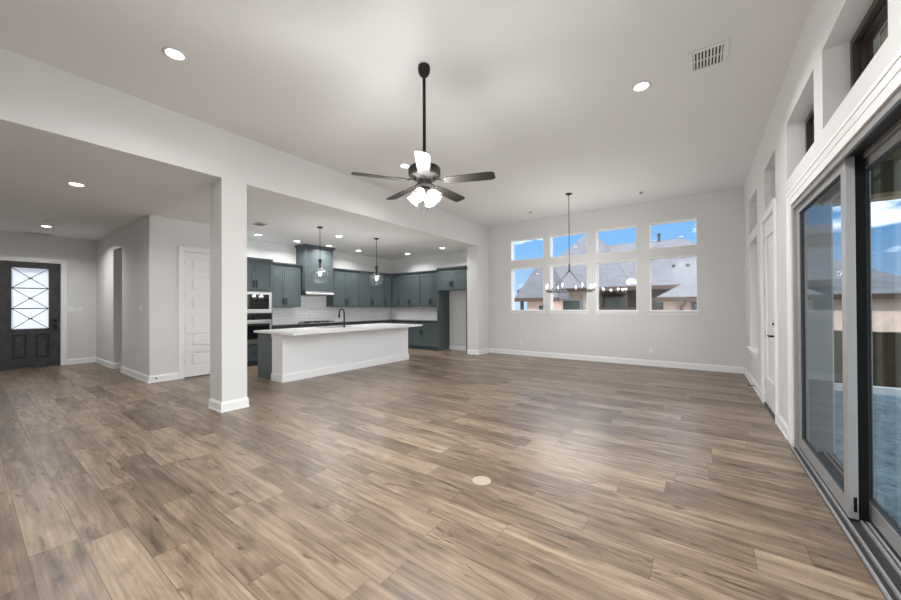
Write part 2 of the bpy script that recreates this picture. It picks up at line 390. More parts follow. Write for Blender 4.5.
struct(wall_grid(0, XP, -0.14, (YH+0.14, 3.53), (0, ZK), [PD]), 'wall_pantry', 'wall_paint', 'pale grey wall with the white six-panel pantry door', 'wall')
struct(wall_grid(0, -9.05, -0.2, (3.53, YF), (0, ZK), []), 'wall_kitchen_back', 'wall_paint', 'pale grey kitchen wall behind cabinets and range hood', 'wall')
struct(MB().box(-9.25, XP-0.14, 3.39, 3.53, 0, ZK), 'wall_pantry_side', 'wall_paint', 'short grey wall between pantry and oven tower', 'wall')
# hallway recess and pantry closet behind their openings
hw = MB(); hw.box(HO[0]-0.12, HO[0]-0.002, YH+0.14, 4.0, 0, ZK); hw.box(HO[1]+0.35, HO[1]+0.47, YH+0.14, 4.0, 0, ZK); hw.box(HO[0]-0.12, HO[1]+0.47, 4.0, 4.12, 0, ZK)
struct(hw, 'wall_hallway', 'wall_paint', 'grey walls inside the narrow hallway opening', 'wall')

# baseboards: profile with a stepped top
def baseboard(name, pts, label, h=0.135, t=0.016):
    """pts: polyline of wall-face points; board thickness grows to the LEFT of the direction of travel"""
    mb = MB()
    P = [Vector((*p, 0)) for p in pts]; n = len(P); off = []
    for i in range(n):
        ds = []
        if i > 0: ds.append((P[i]-P[i-1]).normalized())
        if i < n-1: ds.append((P[i+1]-P[i]).normalized())
        ns = [Vector((-d.y, d.x, 0)) for d in ds]
        if len(ns) == 2: q = (ns[0]+ns[1]); q = q/(q.dot(ns[0]))
        else: q = ns[0]
        off.append(q)
    prof = [(0.0015, 0.0008), (t+0.006, 0.0008), (t+0.006, 0.018), (t, 0.024), (t, h-0.03), (t*0.55, h-0.012), (t*0.45, h), (0.0015, h)]
    rings = [[mb.v(P[i]+off[i]*a+Vector((0, 0, b))) for a, b in prof] for i in range(n)]
    for A, B in zip(rings, rings[1:]):
        for j in range(len(prof)): mb.bm.faces.new((A[j], A[(j+1) % len(prof)], B[(j+1) % len(prof)], B[j]))
    mb.bm.faces.new(rings[0]); mb.bm.faces.new(rings[-1][::-1])
    return struct(mb, name, 'trim_white', label, 'baseboard')
baseboard('baseboard_far', [(XR-0.02, YF), (XB, YF), (XB, 8.40), (XBK, 8.40)], 'white baseboard along the far window wall and around the pier')
baseboard('baseboard_right', [(XR, 6.53), (XR, YF-0.001)], 'white baseboard under the tall side window')
baseboard('baseboard_side', [(XR, 4.83), (XR, 5.385)], 'short white baseboard between back door and sliding door')
baseboard('baseboard_column', [(XBK, 1.96), (XBK, 2.27), (XB, 2.27), (XB, 1.96), (XBK, 1.96)], 'white baseboard wrapped round the square column')
baseboard('baseboard_hall', [(HO[0], YH+0.14), (HO[0], YH), (XD, YH), (XD, 1.475)], 'white baseboard in the entry corner beside the front door')
baseboard('baseboard_corner', [(XP, 2.405), (XP, YH), (HO[1], YH), (HO[1], YH+0.14)], 'white baseboard wrapping the corner beside the pantry door')
baseboard('baseboard_entry', [(XD, 0.375), (XD, YB+0.02)], 'white baseboard on the other side of the front door')
baseboard('baseboard_alcove', [(XBK-0.03, YF), (-6.475, YF)], 'white baseboard at the back of the fridge alcove')

# ------------------------------------------------------------------ far windows
def far_window(k, x0, x1, z0, z1, label, sill):
    o = empty('window_%d' % k, ((x0+x1)/2, YF, z0), label, 'window', kind='structure')
    org = o.location.copy(); g = 0.001
    j = MB(org)          # white jamb liner standing 8 mm proud of the wall
    t = 0.014; y0, y1 = YF-0.006, YF+0.13
    j.box(x0+g, x0+t, y0, y1, z0+g, z1-g); j.box(x1-t, x1-g, y0, y1, z0+g, z1-g); j.box(x0+t, x1-t, y0, y1, z1-t, z1-g); j.box(x0+t, x1-t, y0, y1, z0+g, z0+t)
    j.build('jamb', 'trim_white', o)
    f = MB(org); a = 0.02; y0, y1 = YF+0.132, YF+0.17
    f.box(x0+g, x0+a, y0, y1, z0+g, z1-g); f.box(x1-a, x1-g, y0, y1, z0+g, z1-g); f.box(x0+a, x1-a, y0, y1, z1-a, z1-g); f.box(x0+a, x1-a, y0, y1, z0+g, z0+a)
    f.build('frame', 'trim_white', o)
    MB(org).box(x0+a, x1-a, YF+0.148, YF+0.152, z0+a, z1-a).build('pane', 'window_glass', o)
    if sill:
        s = MB(org); s.box(x0-0.045, x1+0.045, YF-0.045, YF-0.009, z0-0.022, z0+0.004, 0.004); s.box(x0-0.025, x1+0.025, YF-0.016, YF-0.0005, z0-0.085, z0-0.023)
        s.build('window_sill', 'trim_white', o)
ordn = ['nearest the kitchen pier', 'second from the kitchen pier, behind the chandelier', 'third from the kitchen pier', 'nearest the side wall of glass doors']
for i, (a, b) in enumerate(WX):
    far_window(i+1, a, b, *ZU, 'small upper transom window in the far wall, '+ordn[i], False)
for i, (a, b) in enumerate(WX):
    far_window(i+5, a, b, *ZL, 'large lower window with white sill in the far wall, '+ordn[i], True)

# ------------------------------------------------------------------ deep windows of the right wall
def side_window(k, y0, y1, z0, z1, label, sill=False, rail=False):
    o = empty('window_%d' % k, (XR+0.13, (y0+y1)/2, z0), label, 'window', kind='structure'); org = o.location.copy()
    f = MB(org); a = 0.045; g = 0.001
    for (x0, x1, aa, gg) in ((XR+0.135, XR+0.175, a, g), (XR+0.175, XR+0.205, a+0.018, g), (XR+0.205, XR+0.22, a+0.03, g)):
        f.box(x0, x1, y0+gg, y0+aa, z0+gg, z1-gg); f.box(x0, x1, y1-aa, y1-gg, z0+gg, z1-gg); f.box(x0, x1, y0+aa, y1-aa, z1-aa, z1-gg); f.box(x0, x1, y0+aa, y1-aa, z0+gg, z0+aa)
    if rail: f.box(XR+0.135, XR+0.22, y0+a, y1-a, z0+0.68, z0+0.74)
    f.build('frame', 'bronze' if not sill else 'plastic_white', o)
    MB(org).box(XR+0.195, XR+0.199, y0+0.05, y1-0.05, z0+0.05, z1-0.05).build('pane', 'window_glass', o)
    if sill:
        s = MB(org); s.box(XR-0.05, XR-0.001, y0-0.05, y1+0.05, z0-0.026, z0+0.002, 0.004); s.box(XR, XR+0.13, y0+0.002, y1-0.002, z0+0.001, z0+0.008); s.box(XR-0.018, XR-0.001, y0-0.03, y1+0.03, z0-0.09, z0-0.027)
        s.build('window_sill', 'trim_white', o)
nm = ['high deep-set window above the tall side window', 'high deep-set window above the white back door', 'high deep-set window above the far end of the sliding door', 'high deep-set window above the middle of the sliding door, showing a pale pane', 'fifth high deep-set window along the glass door wall', 'sixth high deep-set window along the glass door wall']
for i, (a, b) in enumerate(CLALL): side_window(9+i, a, b, *ZCL, nm[i])
side_window(15, *TALL, 'tall window with white sill between far wall and back door', True, True)

# ------------------------------------------------------------------ panel doors
def casing(o, org, axis, pos, sgn, u0, u1, z1, cw=0.085, ct=0.018, mname='trim_white'):
    """flat casing with back band around an opening, on the face at pos, standing out towards sgn"""
    mb = MB(org)
    def bx(a0, a1, b0, b1, t):
        p, q = pos+sgn*0.001, pos+sgn*t
        if axis == 0: mb.box(p, q, a0, a1, b0, b1)
        else: mb.box(a0, a1, p, q, b0, b1)
    bx(u0-cw, u0, 0.001, z1+cw, ct); bx(u1, u1+cw, 0.001, z1+cw, ct); bx(u0, u1, z1, z1+cw, ct)
    bx(u0-cw-0.01, u0-cw+0.015, 0.001, z1+cw+0.01, ct+0.009); bx(u1+cw-0.015, u1+cw+0.01, 0.001, z1+cw+0.01, ct+0.009); bx(u0-cw+0.015, u1+cw-0.015, z1+cw-0.015, z1+cw+0.01, ct+0.009)
    return mb.build('casing', mname, o)

def slab_with_panels(mb, axis, front, back, u0, u1, z0, z1, panels, rec=0.011, raise_=0.006, inset=0.035):
    """door slab whose front face (at front) has recessed panels with a raised centre field"""
    sg = 1 if front > back else -1
    def bx(a0, a1, b0, b1, p, q):
        if axis == 0: mb.box(p, q, a0, a1, b0, b1)
        else: mb.box(a0, a1, p, q, b0, b1)
    zs = sorted({z0, z1, *[p[2] for p in panels], *[p[3] for p in panels]}); us = sorted({u0, u1, *[p[0] for p in panels], *[p[1] for p in panels]})
    bx(u0, u1, z0, z1, back, front-sg*rec)
    for i in range(len(us)-1):
        for j in range(len(zs)-1):
            a, b = (us[i]+us[i+1])/2, (zs[j]+zs[j+1])/2
            if any(p[0] < a < p[1] and p[2] < b < p[3] for p in panels): continue
            bx(us[i], us[i+1], zs[j], zs[j+1], front-sg*rec, front)
    for p in panels:
        if inset and raise_: bx(p[0]+inset, p[1]-inset, p[2]+inset, p[3]-inset, front-sg*rec, front-sg*(rec-raise_))

# front door
o = empty('door_1', (XD, (FD[0]+FD[1])/2, 0), 'dark grey front door with a tall glass light crossed by thin bars', 'door', kind='structure'); org = o.location.copy()
casing(o, org, 0, XD, 1, FD[0], FD[1], FD[3], 0.085, 0.02)
gy0, gy1, gz0, gz1 = 0.635, 1.185, 0.895, 2.285
mb = wall_grid(0, XD-0.03, -0.05, (FD[0]+0.006, FD[1]-0.006), (0.02, FD[3]-0.006), [(gy0, gy1, gz0, gz1), (0.645, 0.855, 0.225, 0.775), (0.985, 1.195, 0.225, 0.775)], org); mb.build('door_panel', 'front_door_paint', o)
mb = MB(org)
for a, b in ((0.645, 0.855), (0.985, 1.195)):
    mb.box(XD-0.075, XD-0.05, a, b, 0.225, 0.775)
    mb.box(XD-0.05, XD-0.036, a+0.05, b-0.05, 0.275, 0.725)
pl = mb.build('lower_panel', 'front_door_paint', o)
mb = MB(org)
for a, b in ((0.645, 0.855), (0.985, 1.195)):
    for (p, q, r_, s_) in ((a, a+0.028, 0.225, 0.775), (b-0.028, b, 0.225, 0.775), (a+0.028, b-0.028, 0.225, 0.253), (a+0.028, b-0.028, 0.747, 0.775)):
        mb.box(XD-0.05, XD-0.022, p, q, r_, s_)
tag_m = mb.build('panel_molding', 'front_door_black', o)
MB(org).box(XD-0.062, XD-0.054, gy0, gy1, gz0, gz1).build('glass_light', 'frosted_glass', o)
mb = MB(org); h3 = (gz1-gz0)/3; xg = XD-0.046
for i in range(3):
    za, zb = gz0+i*h3, gz0+(i+1)*h3
    mb.tube((xg, gy0, za), (xg, gy1, zb), 0.007, 6); mb.tube((xg, gy0, zb), (xg, gy1, za), 0.007, 6)
    mb.box(xg-0.006, xg+0.006, (gy0+gy1)/2-0.03, (gy0+gy1)/2+0.03, (za+zb)/2-0.014, (za+zb)/2+0.014)
    if i: mb.box(xg-0.007, xg+0.007, gy0, gy1, za-0.011, za+0.011)
mb.build('grille', 'front_door_black', o)
mb = MB(org); mb.box(XD-0.03, XD-0.022, 1.25, 1.32, 0.84, 1.0); mb.tube((XD-0.028, 1.285, 0.955), (XD+0.03, 1.285, 0.955), 0.012); mb.tube((XD+0.025, 1.295, 0.955), (XD+0.025, 1.19, 0.955), 0.009)
mb.build('door_handle', 'black_metal', o)
MB(org).lathe([(0.03, 0), (0.03, 0.02), (0.012, 0.022), (0.012, 0.04)], (XD-0.03, 1.285, 1.08), 16, (1, 0, 0)).build('deadbolt', 'black_metal', o)
MB(org).box(XD-0.10, XD+0.03, FD[0]+0.004, FD[1]-0.004, 0.001, 0.018).build('threshold', 'bronze', o)

# pantry door: six stacked panels
o = empty('door_2', (XP, (PD[0]+PD[1])/2, 0), 'white pantry door with six stacked horizontal panels beside the column', 'door', kind='structure'); org = o.location.copy()
casing(o, org, 0, XP, 1, PD[0], PD[1], PD[3], 0.085, 0.018)
mb = MB(org); n = 6; z0, z1 = 0.014, PD[3]-0.004; ph = (z1-z0-0.20-0.11-5*0.085)/6
pans = []
z = z0+0.20
for i in range(n):
    pans.append((PD[0]+0.115, PD[1]-0.115, z, z+ph)); z += ph+0.085
slab_with_panels(mb, 0, XP-0.012, XP-0.055, PD[0]+0.004, PD[1]-0.004, z0, z1, pans, 0.020, 0.015, 0.04)
mb.build('door_panel', 'door_white', o)
for hz in (0.30, 0.95, 1.60, 2.25):
    mb = MB(org); mb.tube((XP-0.004, PD[0]+0.002, hz-0.05), (XP-0.004, PD[0]+0.002, hz+0.05), 0.008, 8); mb.build('hinge', 'brass', o)
mb = MB(org); mb.lathe([(0.028, 0), (0.028, 0.008), (0.01, 0.012), (0.01, 0.04), (0.026, 0.05), (0.026, 0.066), (0.012, 0.072)], (XP-0.012, PD[1]-0.07, 0.95), 16, (1, 0, 0)); mb.build('door_handle', 'black_metal', o)

# back door
o = empty('door_3', (XR, (BD[0]+BD[1])/2, 0), 'white back door with one tall panel and black lever handle', 'door', kind='structure'); org = o.location.copy()
casing(o, org, 0, XR, -1, BD[0], BD[1], BD[3], 0.09, 0.02)
mb = MB(org)
slab_with_panels(mb, 0, XR+0.006, XR+0.048, BD[0]+0.005, BD[1]-0.005, 0.03, BD[3]-0.004, [(BD[0]+0.14, BD[1]-0.14, 0.36, 2.28)], 0.014, 0.0, 0)
mb.build('door_panel', 'door_white', o)
a0, a1, b0, b1 = BD[0]+0.14, BD[1]-0.14, 0.36, 2.28; mb = MB(org)
for (p, q, r_, s_) in ((a0, a0+0.03, b0, b1), (a1-0.03, a1, b0, b1), (a0, a1, b0, b0+0.03), (a0, a1, b1-0.03, b1)): mb.box(XR+0.0005, XR+0.019, p, q, r_, s_, 0.004)
mb.build('panel_molding', 'door_white', o)
for hz in (0.28, 0.95, 1.55, 2.22):
    MB(org).tube((XR+0.012, BD[1]-0.004, hz-0.055), (XR+0.012, BD[1]-0.004, hz+0.055), 0.009, 8).build('hinge', 'brass', o)
mb = MB(org); mb.lathe([(0.03, 0), (0.03, 0.01), (0.012, 0.012), (0.012, 0.06)], (XR+0.006, BD[0]+0.10, 0.985), 16, (-1, 0, 0)); mb.tube((XR-0.05, BD[0]+0.09, 0.985), (XR-0.05, BD[0]+0.22, 0.985), 0.010, 10); mb.build('door_handle', 'black_metal', o)
MB(org).lathe([(0.03, 0), (0.03, 0.014), (0.014, 0.018), (0.014, 0.03)], (XR+0.006, BD[0]+0.10, 1.13), 16, (-1, 0, 0)).build('deadbolt', 'black_metal', o)
MB(org).box(XR-0.01, XR+0.12, BD[0]+0.004, BD[1]-0.004, 0.001, 0.026).build('threshold', 'bronze', o)

# sliding glass door
o = empty('door_4', (XR, 2.1, 0), 'wide sliding glass door with silver frames opening on the patio', 'door', kind='structure'); org = o.location.copy()
y0, y1, zt = SL[0], SL[1], SL[3]
mb = MB(org)      # stepped white casing
for (c0, c1, t) in ((0.0, 0.06, 0.011), (0.06, 0.11, 0.0145), (0.11, 0.135, 0.019)):
    mb.box(XR-0.001, XR-t, y1+c0, y1+c1, 0.001, zt+c1); mb.box(XR-0.001, XR-t, y0-c1, y0-c0, 0.001, zt+c1); mb.box(XR-0.001, XR-t, y0-c0, y1+c0, zt+c0, zt+c1)
mb.build('casing', 'trim_white', o)
mb = MB(org)      # head and jamb frame
xa, xb = XR+0.002, XR+0.25
mb.box(xa, xb, y1-0.045, y1-0.002, 0.002, zt-0.002); mb.box(xa, xb, y0+0.002, y0+0.045, 0.002, zt-0.002)
mb.box(xa, XR+0.02, y0+0.045, y1-0.045, zt-0.045, zt-0.002); mb.box(XR+0.02, xb, y0+0.045, y1-0.045, zt-0.012, zt-0.002)
for xx in (0.105, 0.115, 0.185, 0.195): mb.box(XR+xx, XR+xx+0.006, y0+0.045, y1-0.045, zt-0.05, zt-0.012)
mb.build('frame', 'alu', o)
mb = MB(org)
for xa_, xb_ in ((0.021, 0.104), (0.122, 0.184)): mb.box(XR+xa_, XR+xb_, y0+0.045, y1-0.045, zt-0.018, zt-0.0125)
mb.build('head_track', 'alu_dark', o)
mb = MB(org)      # floor track: sill with ribs
mb.box(XR-0.035, XR+0.25, y0+0.046, y1-0.046, 0.001, 0.010); ft = mb.build('floor_track', 'alu_dark', o); mb = MB(org)
for xx in (-0.035, 0.008, 0.075, 0.100, 0.180, 0.215): mb.box(XR+xx, XR+xx+0.012, y0+0.046, y1-0.046, 0.0102, 0.026)
mb.build('track_rail', 'alu', ft)
def slider_panel(ya, yb, x0, lock_low=False, name='glass_panel'):
    x1 = x0+0.043; za, zb = 0.028, zt-0.03; sw = 0.085; rw = 0.10
    f = MB(org)
    f.box(x0, x1, ya, ya+sw, za, zb, 0.003); f.box(x0, x1, yb-sw, yb, za, zb, 0.003); f.box(x0+0.002, x1-0.002, ya+sw, yb-sw, za, za+rw); f.box(x0+0.002, x1-0.002, ya+sw, yb-sw, zb-0.07, zb)
    p = f.build('sliding_panel', 'alu', o)
    q = MB(org); e_ = 0.007; a, b, c, d = ya+sw, yb-sw, za+rw, zb-0.07
    for (u, v, s_, t_) in ((a, a+e_, c, d), (b-e_, b, c, d), (a, b, c, c+e_), (a, b, d-e_, d)): q.box(x0+0.008, x1-0.008, u, v, s_, t_)
    q.build('gasket', 'alu_dark', p)
    MB(org).box(x0+0.020, x0+0.024, a+0.004, b-0.004, c+0.004, d-0.004).build('pane', 'slider_glass', p)
    return p
pA = slider_panel(3.22, y1-0.048, XR+0.025)
pB = slider_panel(1.45, 3.44, XR+0.125)
pC = slider_panel(y0+0.048, 1.57, XR+0.025)
mb = MB(org); mb.box(XR+0.046, XR+0.060, 3.212, 3.2195, 0.075, 0.165, 0.002); mb.build('foot_latch', 'rubber', pA)
mb = MB(org); mb.box(XR+0.0685, XR+0.112, 3.225, 3.25, 0.03, zt-0.03); mb.build('interlock', 'rubber', pA)
mb = MB(org); mb.box(XR+0.113, XR+0.1245, 3.352, 3.439, 0.03, zt-0.03); mb.build('weather_strip', 'rubber', pB)

# ------------------------------------------------------------------ patio and yard
struct(MB().box(-60, 60, -60, 60, -0.6, -0.45), 'ground', 'yard', 'grass ground outside the house', 'ground')
struct(MB().box(XR+TR+0.001, 4.3, -4, 8.38, -0.449, -0.06), 'patio_floor', 'patio_slab', 'blue-grey textured patio floor outside the sliding door', 'floor')
struct(MB().box(1.77, 4.3, 8.381, 8.52, -0.449, 0.05), 'trim_1', 'curb', 'white concrete kerb at the end of the patio', 'kerb')
struct(MB().box(XR+TR, 4.3, -4, 8.9, 3.60, 3.7), 'patio_ceiling', 'patio_wood', 'brown wooden patio ceiling', 'ceiling')
mb = MB(); mb.box(XR+TR+0.001, 4.3, 8.40, 8.65, 3.10, 3.599); struct(mb, 'patio_beam', 'patio_beam', 'dark beam along the end of the patio roof', 'beam')
struct(MB().box(1.77, 4.3, 8.36, 8.66, 3.03, 3.099), 'trim_2', 'patio_trim', 'tan trim under the patio beam', 'trim')
struct(MB().box(4.0, 4.3, -4, 8.36, 3.10, 3.599), 'patio_beam_side', 'patio_beam', 'dark beam along the outer edge of the patio roof', 'beam')
struct(MB().box(XR+TR+0.002, 1.765, 8.40, 9.0, -0.449, 3.099), 'wall_patio', 'brick_patio', 'dark brown brick return at the end of the patio', 'wall')
mb = MB()
for yy in (1.2, 3.6, 6.0): mb.box(XR+TR+0.02, 3.98, yy, yy+0.12, 3.56, 3.599)
struct(mb, 'trim_3', 'patio_beam', 'ribs across the patio ceiling', 'trim')
struct(MB().box(3.95, 4.3, -2.2, -1.85, -0.449, 3.099), 'wall_patio_post', 'brick_patio', 'brick post carrying the outer patio beam', 'post')
struct(MB().box(XD-14, XD-0.25, -8, 9, -0.449, -0.15), 'added_paving', 'added_paving', 'unseen pale concrete added outside the front door to brighten its glass', 'ground')  # unseen paving, added to bounce sunlight at the door glass
# fence
fy = 9.75
fo = empty('wooden_fence', (4.5, fy, -0.45), 'dark brown vertical-board fence beyond the patio kerb', 'fence'); org = fo.location.copy()
mb = MB(org); x = 1.2
while x < 14:
    mb.box(x, x+0.138, fy-0.01-random.uniform(0, .004), fy+0.012, -0.44, 0.86+random.uniform(-.008, .008)); x += 0.142
mat('fence_wood', (0.085, 0.058, 0.030), 0.8, noise=0.3, nscale=7)
mb.build('board', 'fence_wood', fo)
mb = MB(org)
for z in (-0.1, 0.55): mb.box(1.2, 14, fy+0.013, fy+0.05, z, z+0.09)
mb.build('rail', 'fence_wood', fo)

# ------------------------------------------------------------------ neighbouring houses
def hip_roof(mb, x0, x1, y0, y1, ze, zr, rx0, rx1, ry):
    a, b, c, d = (x0, y0, ze), (x1, y0, ze), (x1, y1, ze), (x0, y1, ze); e_, f = (rx0, ry, zr), (rx1, ry, zr)
    k = -0.06; a2, b2, c2, d2 = [(p[0], p[1], ze+k) for p in (a, b, c, d)]
    mb.poly((a, b, f, e_), (c, d, e_, f), (d, a, e_), (b, c, f), (a2, b2, b, a), (b2, c2, c, b), (c2, d2, d, c), (d2, a2, a, d), (a2, b2, c2, d2))
    return mb
def house_window(o, org, x0, x1, z0, z1, y, frame='house_white', glass='house_window', fw_=0.06):
    f = MB(org)
    f.box(x0-fw_, x0, y-0.05, y-0.001, z0-fw_, z1+fw_); f.box(x1, x1+fw_, y-0.05, y-0.001, z0-fw_, z1+fw_); f.box(x0, x1, y-0.05, y-0.001, z1, z1+fw_); f.box(x0, x1, y-0.05, y-0.001, z0-fw_, z0)
    p = f.build('window', frame, o); MB(org).box(x0, x1, y-0.03, y-0.001, z0, z1).build('pane', glass, p)
def vent_pipe(o, org, x, y, z, h, r, box=False):
    mb = MB(org)
    if box: mb.box(x-r, x+r, y-r, y+r, z-0.15, z+h)
    else: mb.tube((x, y, z-0.3), (x, y, z+h), r, 10); mb.tube((x, y, z+h-0.06), (x, y, z+h), r*1.5, 10)
    mb.build('roof_vent', 'house_dark', o)

# main grey-roofed house
HA = empty('neighbor_house', (-3, 21, -0.45), 'wide neighbouring house with grey shingle roof and dark porch behind the middle windows', 'house'); org = HA.location.copy()
mb = MB(org); mb.box(-7.2, -4.2, 17.5, 25, -0.45, 2.14); mb.box(-4.2, 1.6, 19.2, 25, -0.45, 2.14); mb.build('wall', 'stucco_beige', HA)
mb = MB(org); mb.box(-4.19, -0.6, 19.1, 19.19, -0.45, 2.14)
mb.build('porch_wall', 'house_dark', HA)
mb = MB(org); hip_roof(mb, -7.75, -2.3, 16.995, 25.1, 2.2, 5.65, -5.15, -5.0, 21.0); mb.build('roof', 'shingle', HA)
mb = MB(org); hip_roof(mb, -5.0, 2.2, 17.0, 25, 2.2, 4.72, -4.95, -0.66, 21.0); mb.build('side_roof', 'shingle', HA)
mb = MB(org); mb.box(-7.8, 2.25, 16.93, 16.995, 2.03, 2.2); mb.box(-7.8, 2.2, 17.0, 17.48, 2.06, 2.12); mb.box(-4.19, 2.2, 17.48, 19.1, 2.06, 2.12); mb.build('fascia', 'fascia', HA)
for px in (-3.75, -2.7, -0.75):
    MB(org).box(px-0.09, px+0.09, 17.1, 17.28, -0.45, 2.06).build('porch_post', 'house_dark', HA)
MB(org).box(-4.15, -0.4, 17.14, 17.22, 1.18, 1.30).build('porch_rail', 'house_dark', HA)
house_window(HA, org, -2.4, -1.2, 1.15, 1.75, 19.09, 'house_dark')
house_window(HA, org, -6.0, -4.75, 0.4, 1.62, 17.49)
MB(org).box(-4.60, -4.23, 17.36, 17.49, -0.45, 2.05).build('pilaster', 'house_white', HA)
house_window(HA, org, -3.95, -3.0, 1.15, 1.75, 19.09, 'house_dark')
vent_pipe(HA, org, -4.55, 20.2, 4.9, 0.5, 0.05); vent_pipe(HA, org, -1.7, 20.9, 4.6, 0.45, 0.06)
vent_pipe(HA, org, -1.05, 20.0, 4.05, 0.12, 0.12, True)
vent_pipe(HA, org, -0.42, 18.4, 3.07, 0.1, 0.07, True); vent_pipe(HA, org, -0.95, 18.4, 3.05, 0.1, 0.06, True)
# near peach wing with its own hip roof
HB = empty('neighbor_house', (1.5, 15.5, -0.45), 'peach-walled neighbouring house with low hip roof, in the lower window nearest the glass doors', 'house'); org = HB.location.copy()
MB(org).box(-1.0, 4.4, 13.66, 16.5, -0.45, 1.54).build('wall', 'stucco_peach', HB)
mb = MB(org); hip_roof(mb, -1.22, 5.0, 13.5, 16.88, 1.62, 2.75, 0.55, 3.2, 15.2); mb.build('roof', 'shingle', HB)
mb = MB(org); mb.box(-1.26, 5.04, 13.43, 13.495, 1.49, 1.63); mb.box(-1.2, 5.0, 13.5, 13.65, 1.50, 1.55); mb.build('fascia', 'fascia', HB)
mb = MB(org); mb.path([(-0.38, 13.47, 1.48), (-0.40, 13.52, 1.42), (-0.5, 13.58, 1.30), (-0.5, 13.60, 1.2), (-0.5, 13.60, -0.4)], 0.045, 8); mb.build('downspout', 'fascia', HB)
house_window(HB, org, -0.16, 0.14, 1.27, 1.40, 13.65, 'house_dark')
# steep-roofed house near the kitchen pier
HCc = empty('neighbor_house', (-6.3, 16, -0.45), 'steep grey-roofed house in the lower window nearest the kitchen pier', 'house'); org = HCc.location.copy()
MB(org).box(-6.5, -5.3, 15.2, 16.6, -0.45, 1.62).build('wall', 'stucco_peach', HCc)
mb = MB(org); hip_roof(mb, -7.05, -5.0, 15.0, 16.9, 1.72, 3.55, -6.15, -5.7, 15.95); mb.build('roof', 'shingle', HCc)
mb = MB(org); mb.box(-7.1, -4.95, 14.93, 14.995, 1.56, 1.73); mb.box(-7.05, -5.0, 15.0, 15.19, 1.58, 1.63); mb.build('fascia', 'fascia', HCc)
MB(org).box(-6.78, -6.66, 15.05, 15.17, -0.45, 1.58).build('porch_post', 'house_dark', HCc)
house_window(HCc, org, -5.85, -5.62, 0.7, 1.3, 15.19, 'house_dark')
# house beyond the fence
HD = empty('neighbor_house', (7.5, 22, -0.45), 'pinkish house with low grey roof beyond the patio fence, seen through the sliding door', 'house'); org = HD.location.copy()
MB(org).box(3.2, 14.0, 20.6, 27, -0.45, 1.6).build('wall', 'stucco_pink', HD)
mb = MB(org); hip_roof(mb, 2.8, 14.6, 20.0, 27.6, 1.68, 2.62, 4.4, 12.2, 23.8); mb.build('roof', 'shingle', HD)
mb = MB(org); mb.box(2.75, 14.65, 19.93, 19.995, 1.54, 1.69); mb.box(2.8, 14.6, 20.0, 20.59, 1.56, 1.6); mb.build('fascia', 'fascia', HD)
house_window(HD, org, 8.0, 8.9, 0.3, 1.3, 20.59)

# ------------------------------------------------------------------ kitchen cabinets
def handle(parent, org, u, zc, yf, vertical=True, ln=0.17):
    """black bar pull standing off a front at local y=yf (front faces -y)"""
    mb = MB(org)
    if vertical:
        mb.box(u-0.008, u+0.008, yf-0.036, yf-0.022, zc-ln/2, zc+ln/2)
        for s in (-1, 1): mb.box(u-0.005, u+0.005, yf-0.025, yf, zc+s*ln*0.38-0.005, zc+s*ln*0.38+0.005)
    else:
        mb.box(u-ln/2, u+ln/2, yf-0.034, yf-0.024, zc-0.006, zc+0.006)
        for s in (-1, 1): mb.box(u+s*ln*0.38-0.005, u+s*ln*0.38+0.005, yf-0.025, yf, zc-0.005, zc+0.005)
    return mb.build('handle', 'black_metal', parent)
def shaker(parent, u0, u1, z0, z1, yf, kind='door', hside=1, hlow=True, rw=0.06, pull=True, slab=False, horiz=False):
    """shaker front, back at local y=yf, thickness 20 mm towards -y"""
    mb = MB(); t = 0.02; g = 0.0015
    u0 += g; u1 -= g; z0 += g; z1 -= g
    if slab: mb.box(u0, u1, yf-t, yf-0.0005, z0, z1, 0.002)
    else:
        mb.box(u0, u0+rw, yf-t, yf-0.0005, z0, z1, 0.0015); mb.box(u1-rw, u1, yf-t, yf-0.0005, z0, z1, 0.0015)
        mb.box(u0+rw, u1-rw, yf-t, yf-0.0005, z1-rw, z1, 0.0015); mb.box(u0+rw, u1-rw, yf-t, yf-0.0005, z0, z0+rw, 0.0015)
        mb.box(u0+rw, u1-rw, yf-t+0.010, yf-0.0005, z0+rw, z1-rw)
    d = mb.build(kind, 'teal', parent)
    if pull:
        if horiz: handle(d, (0, 0, 0), (u0+u1)/2, (z0+z1)/2, yf-t, False, min(0.16, (u1-u0)*0.5))
        else:
            u = u1-0.032 if hside > 0 else u0+0.032
            zc = z0+0.13 if hlow else z1-0.13
            handle(d, (0, 0, 0), u, zc, yf-t)
    return d
def crown(parent, u0, u1, z0, d, ends=(True, True), h=0.075, p=0.045, back=0.0):
    mb = MB(); a = p if ends[0] else 0; b = p if ends[1] else 0
    for k, (hh, pp) in enumerate(((0.0, 0.008), (h*0.35, p*0.45), (h*0.72, p))):
        h1 = (h*0.35, h*0.72, h)[k]
        mb.box(u0-(pp if ends[0] else 0), u1+(pp if ends[1] else 0), -d-pp, -back-0.001, z0+hh, z0+h1)
    return mb.build('crown_molding', 'teal', parent)
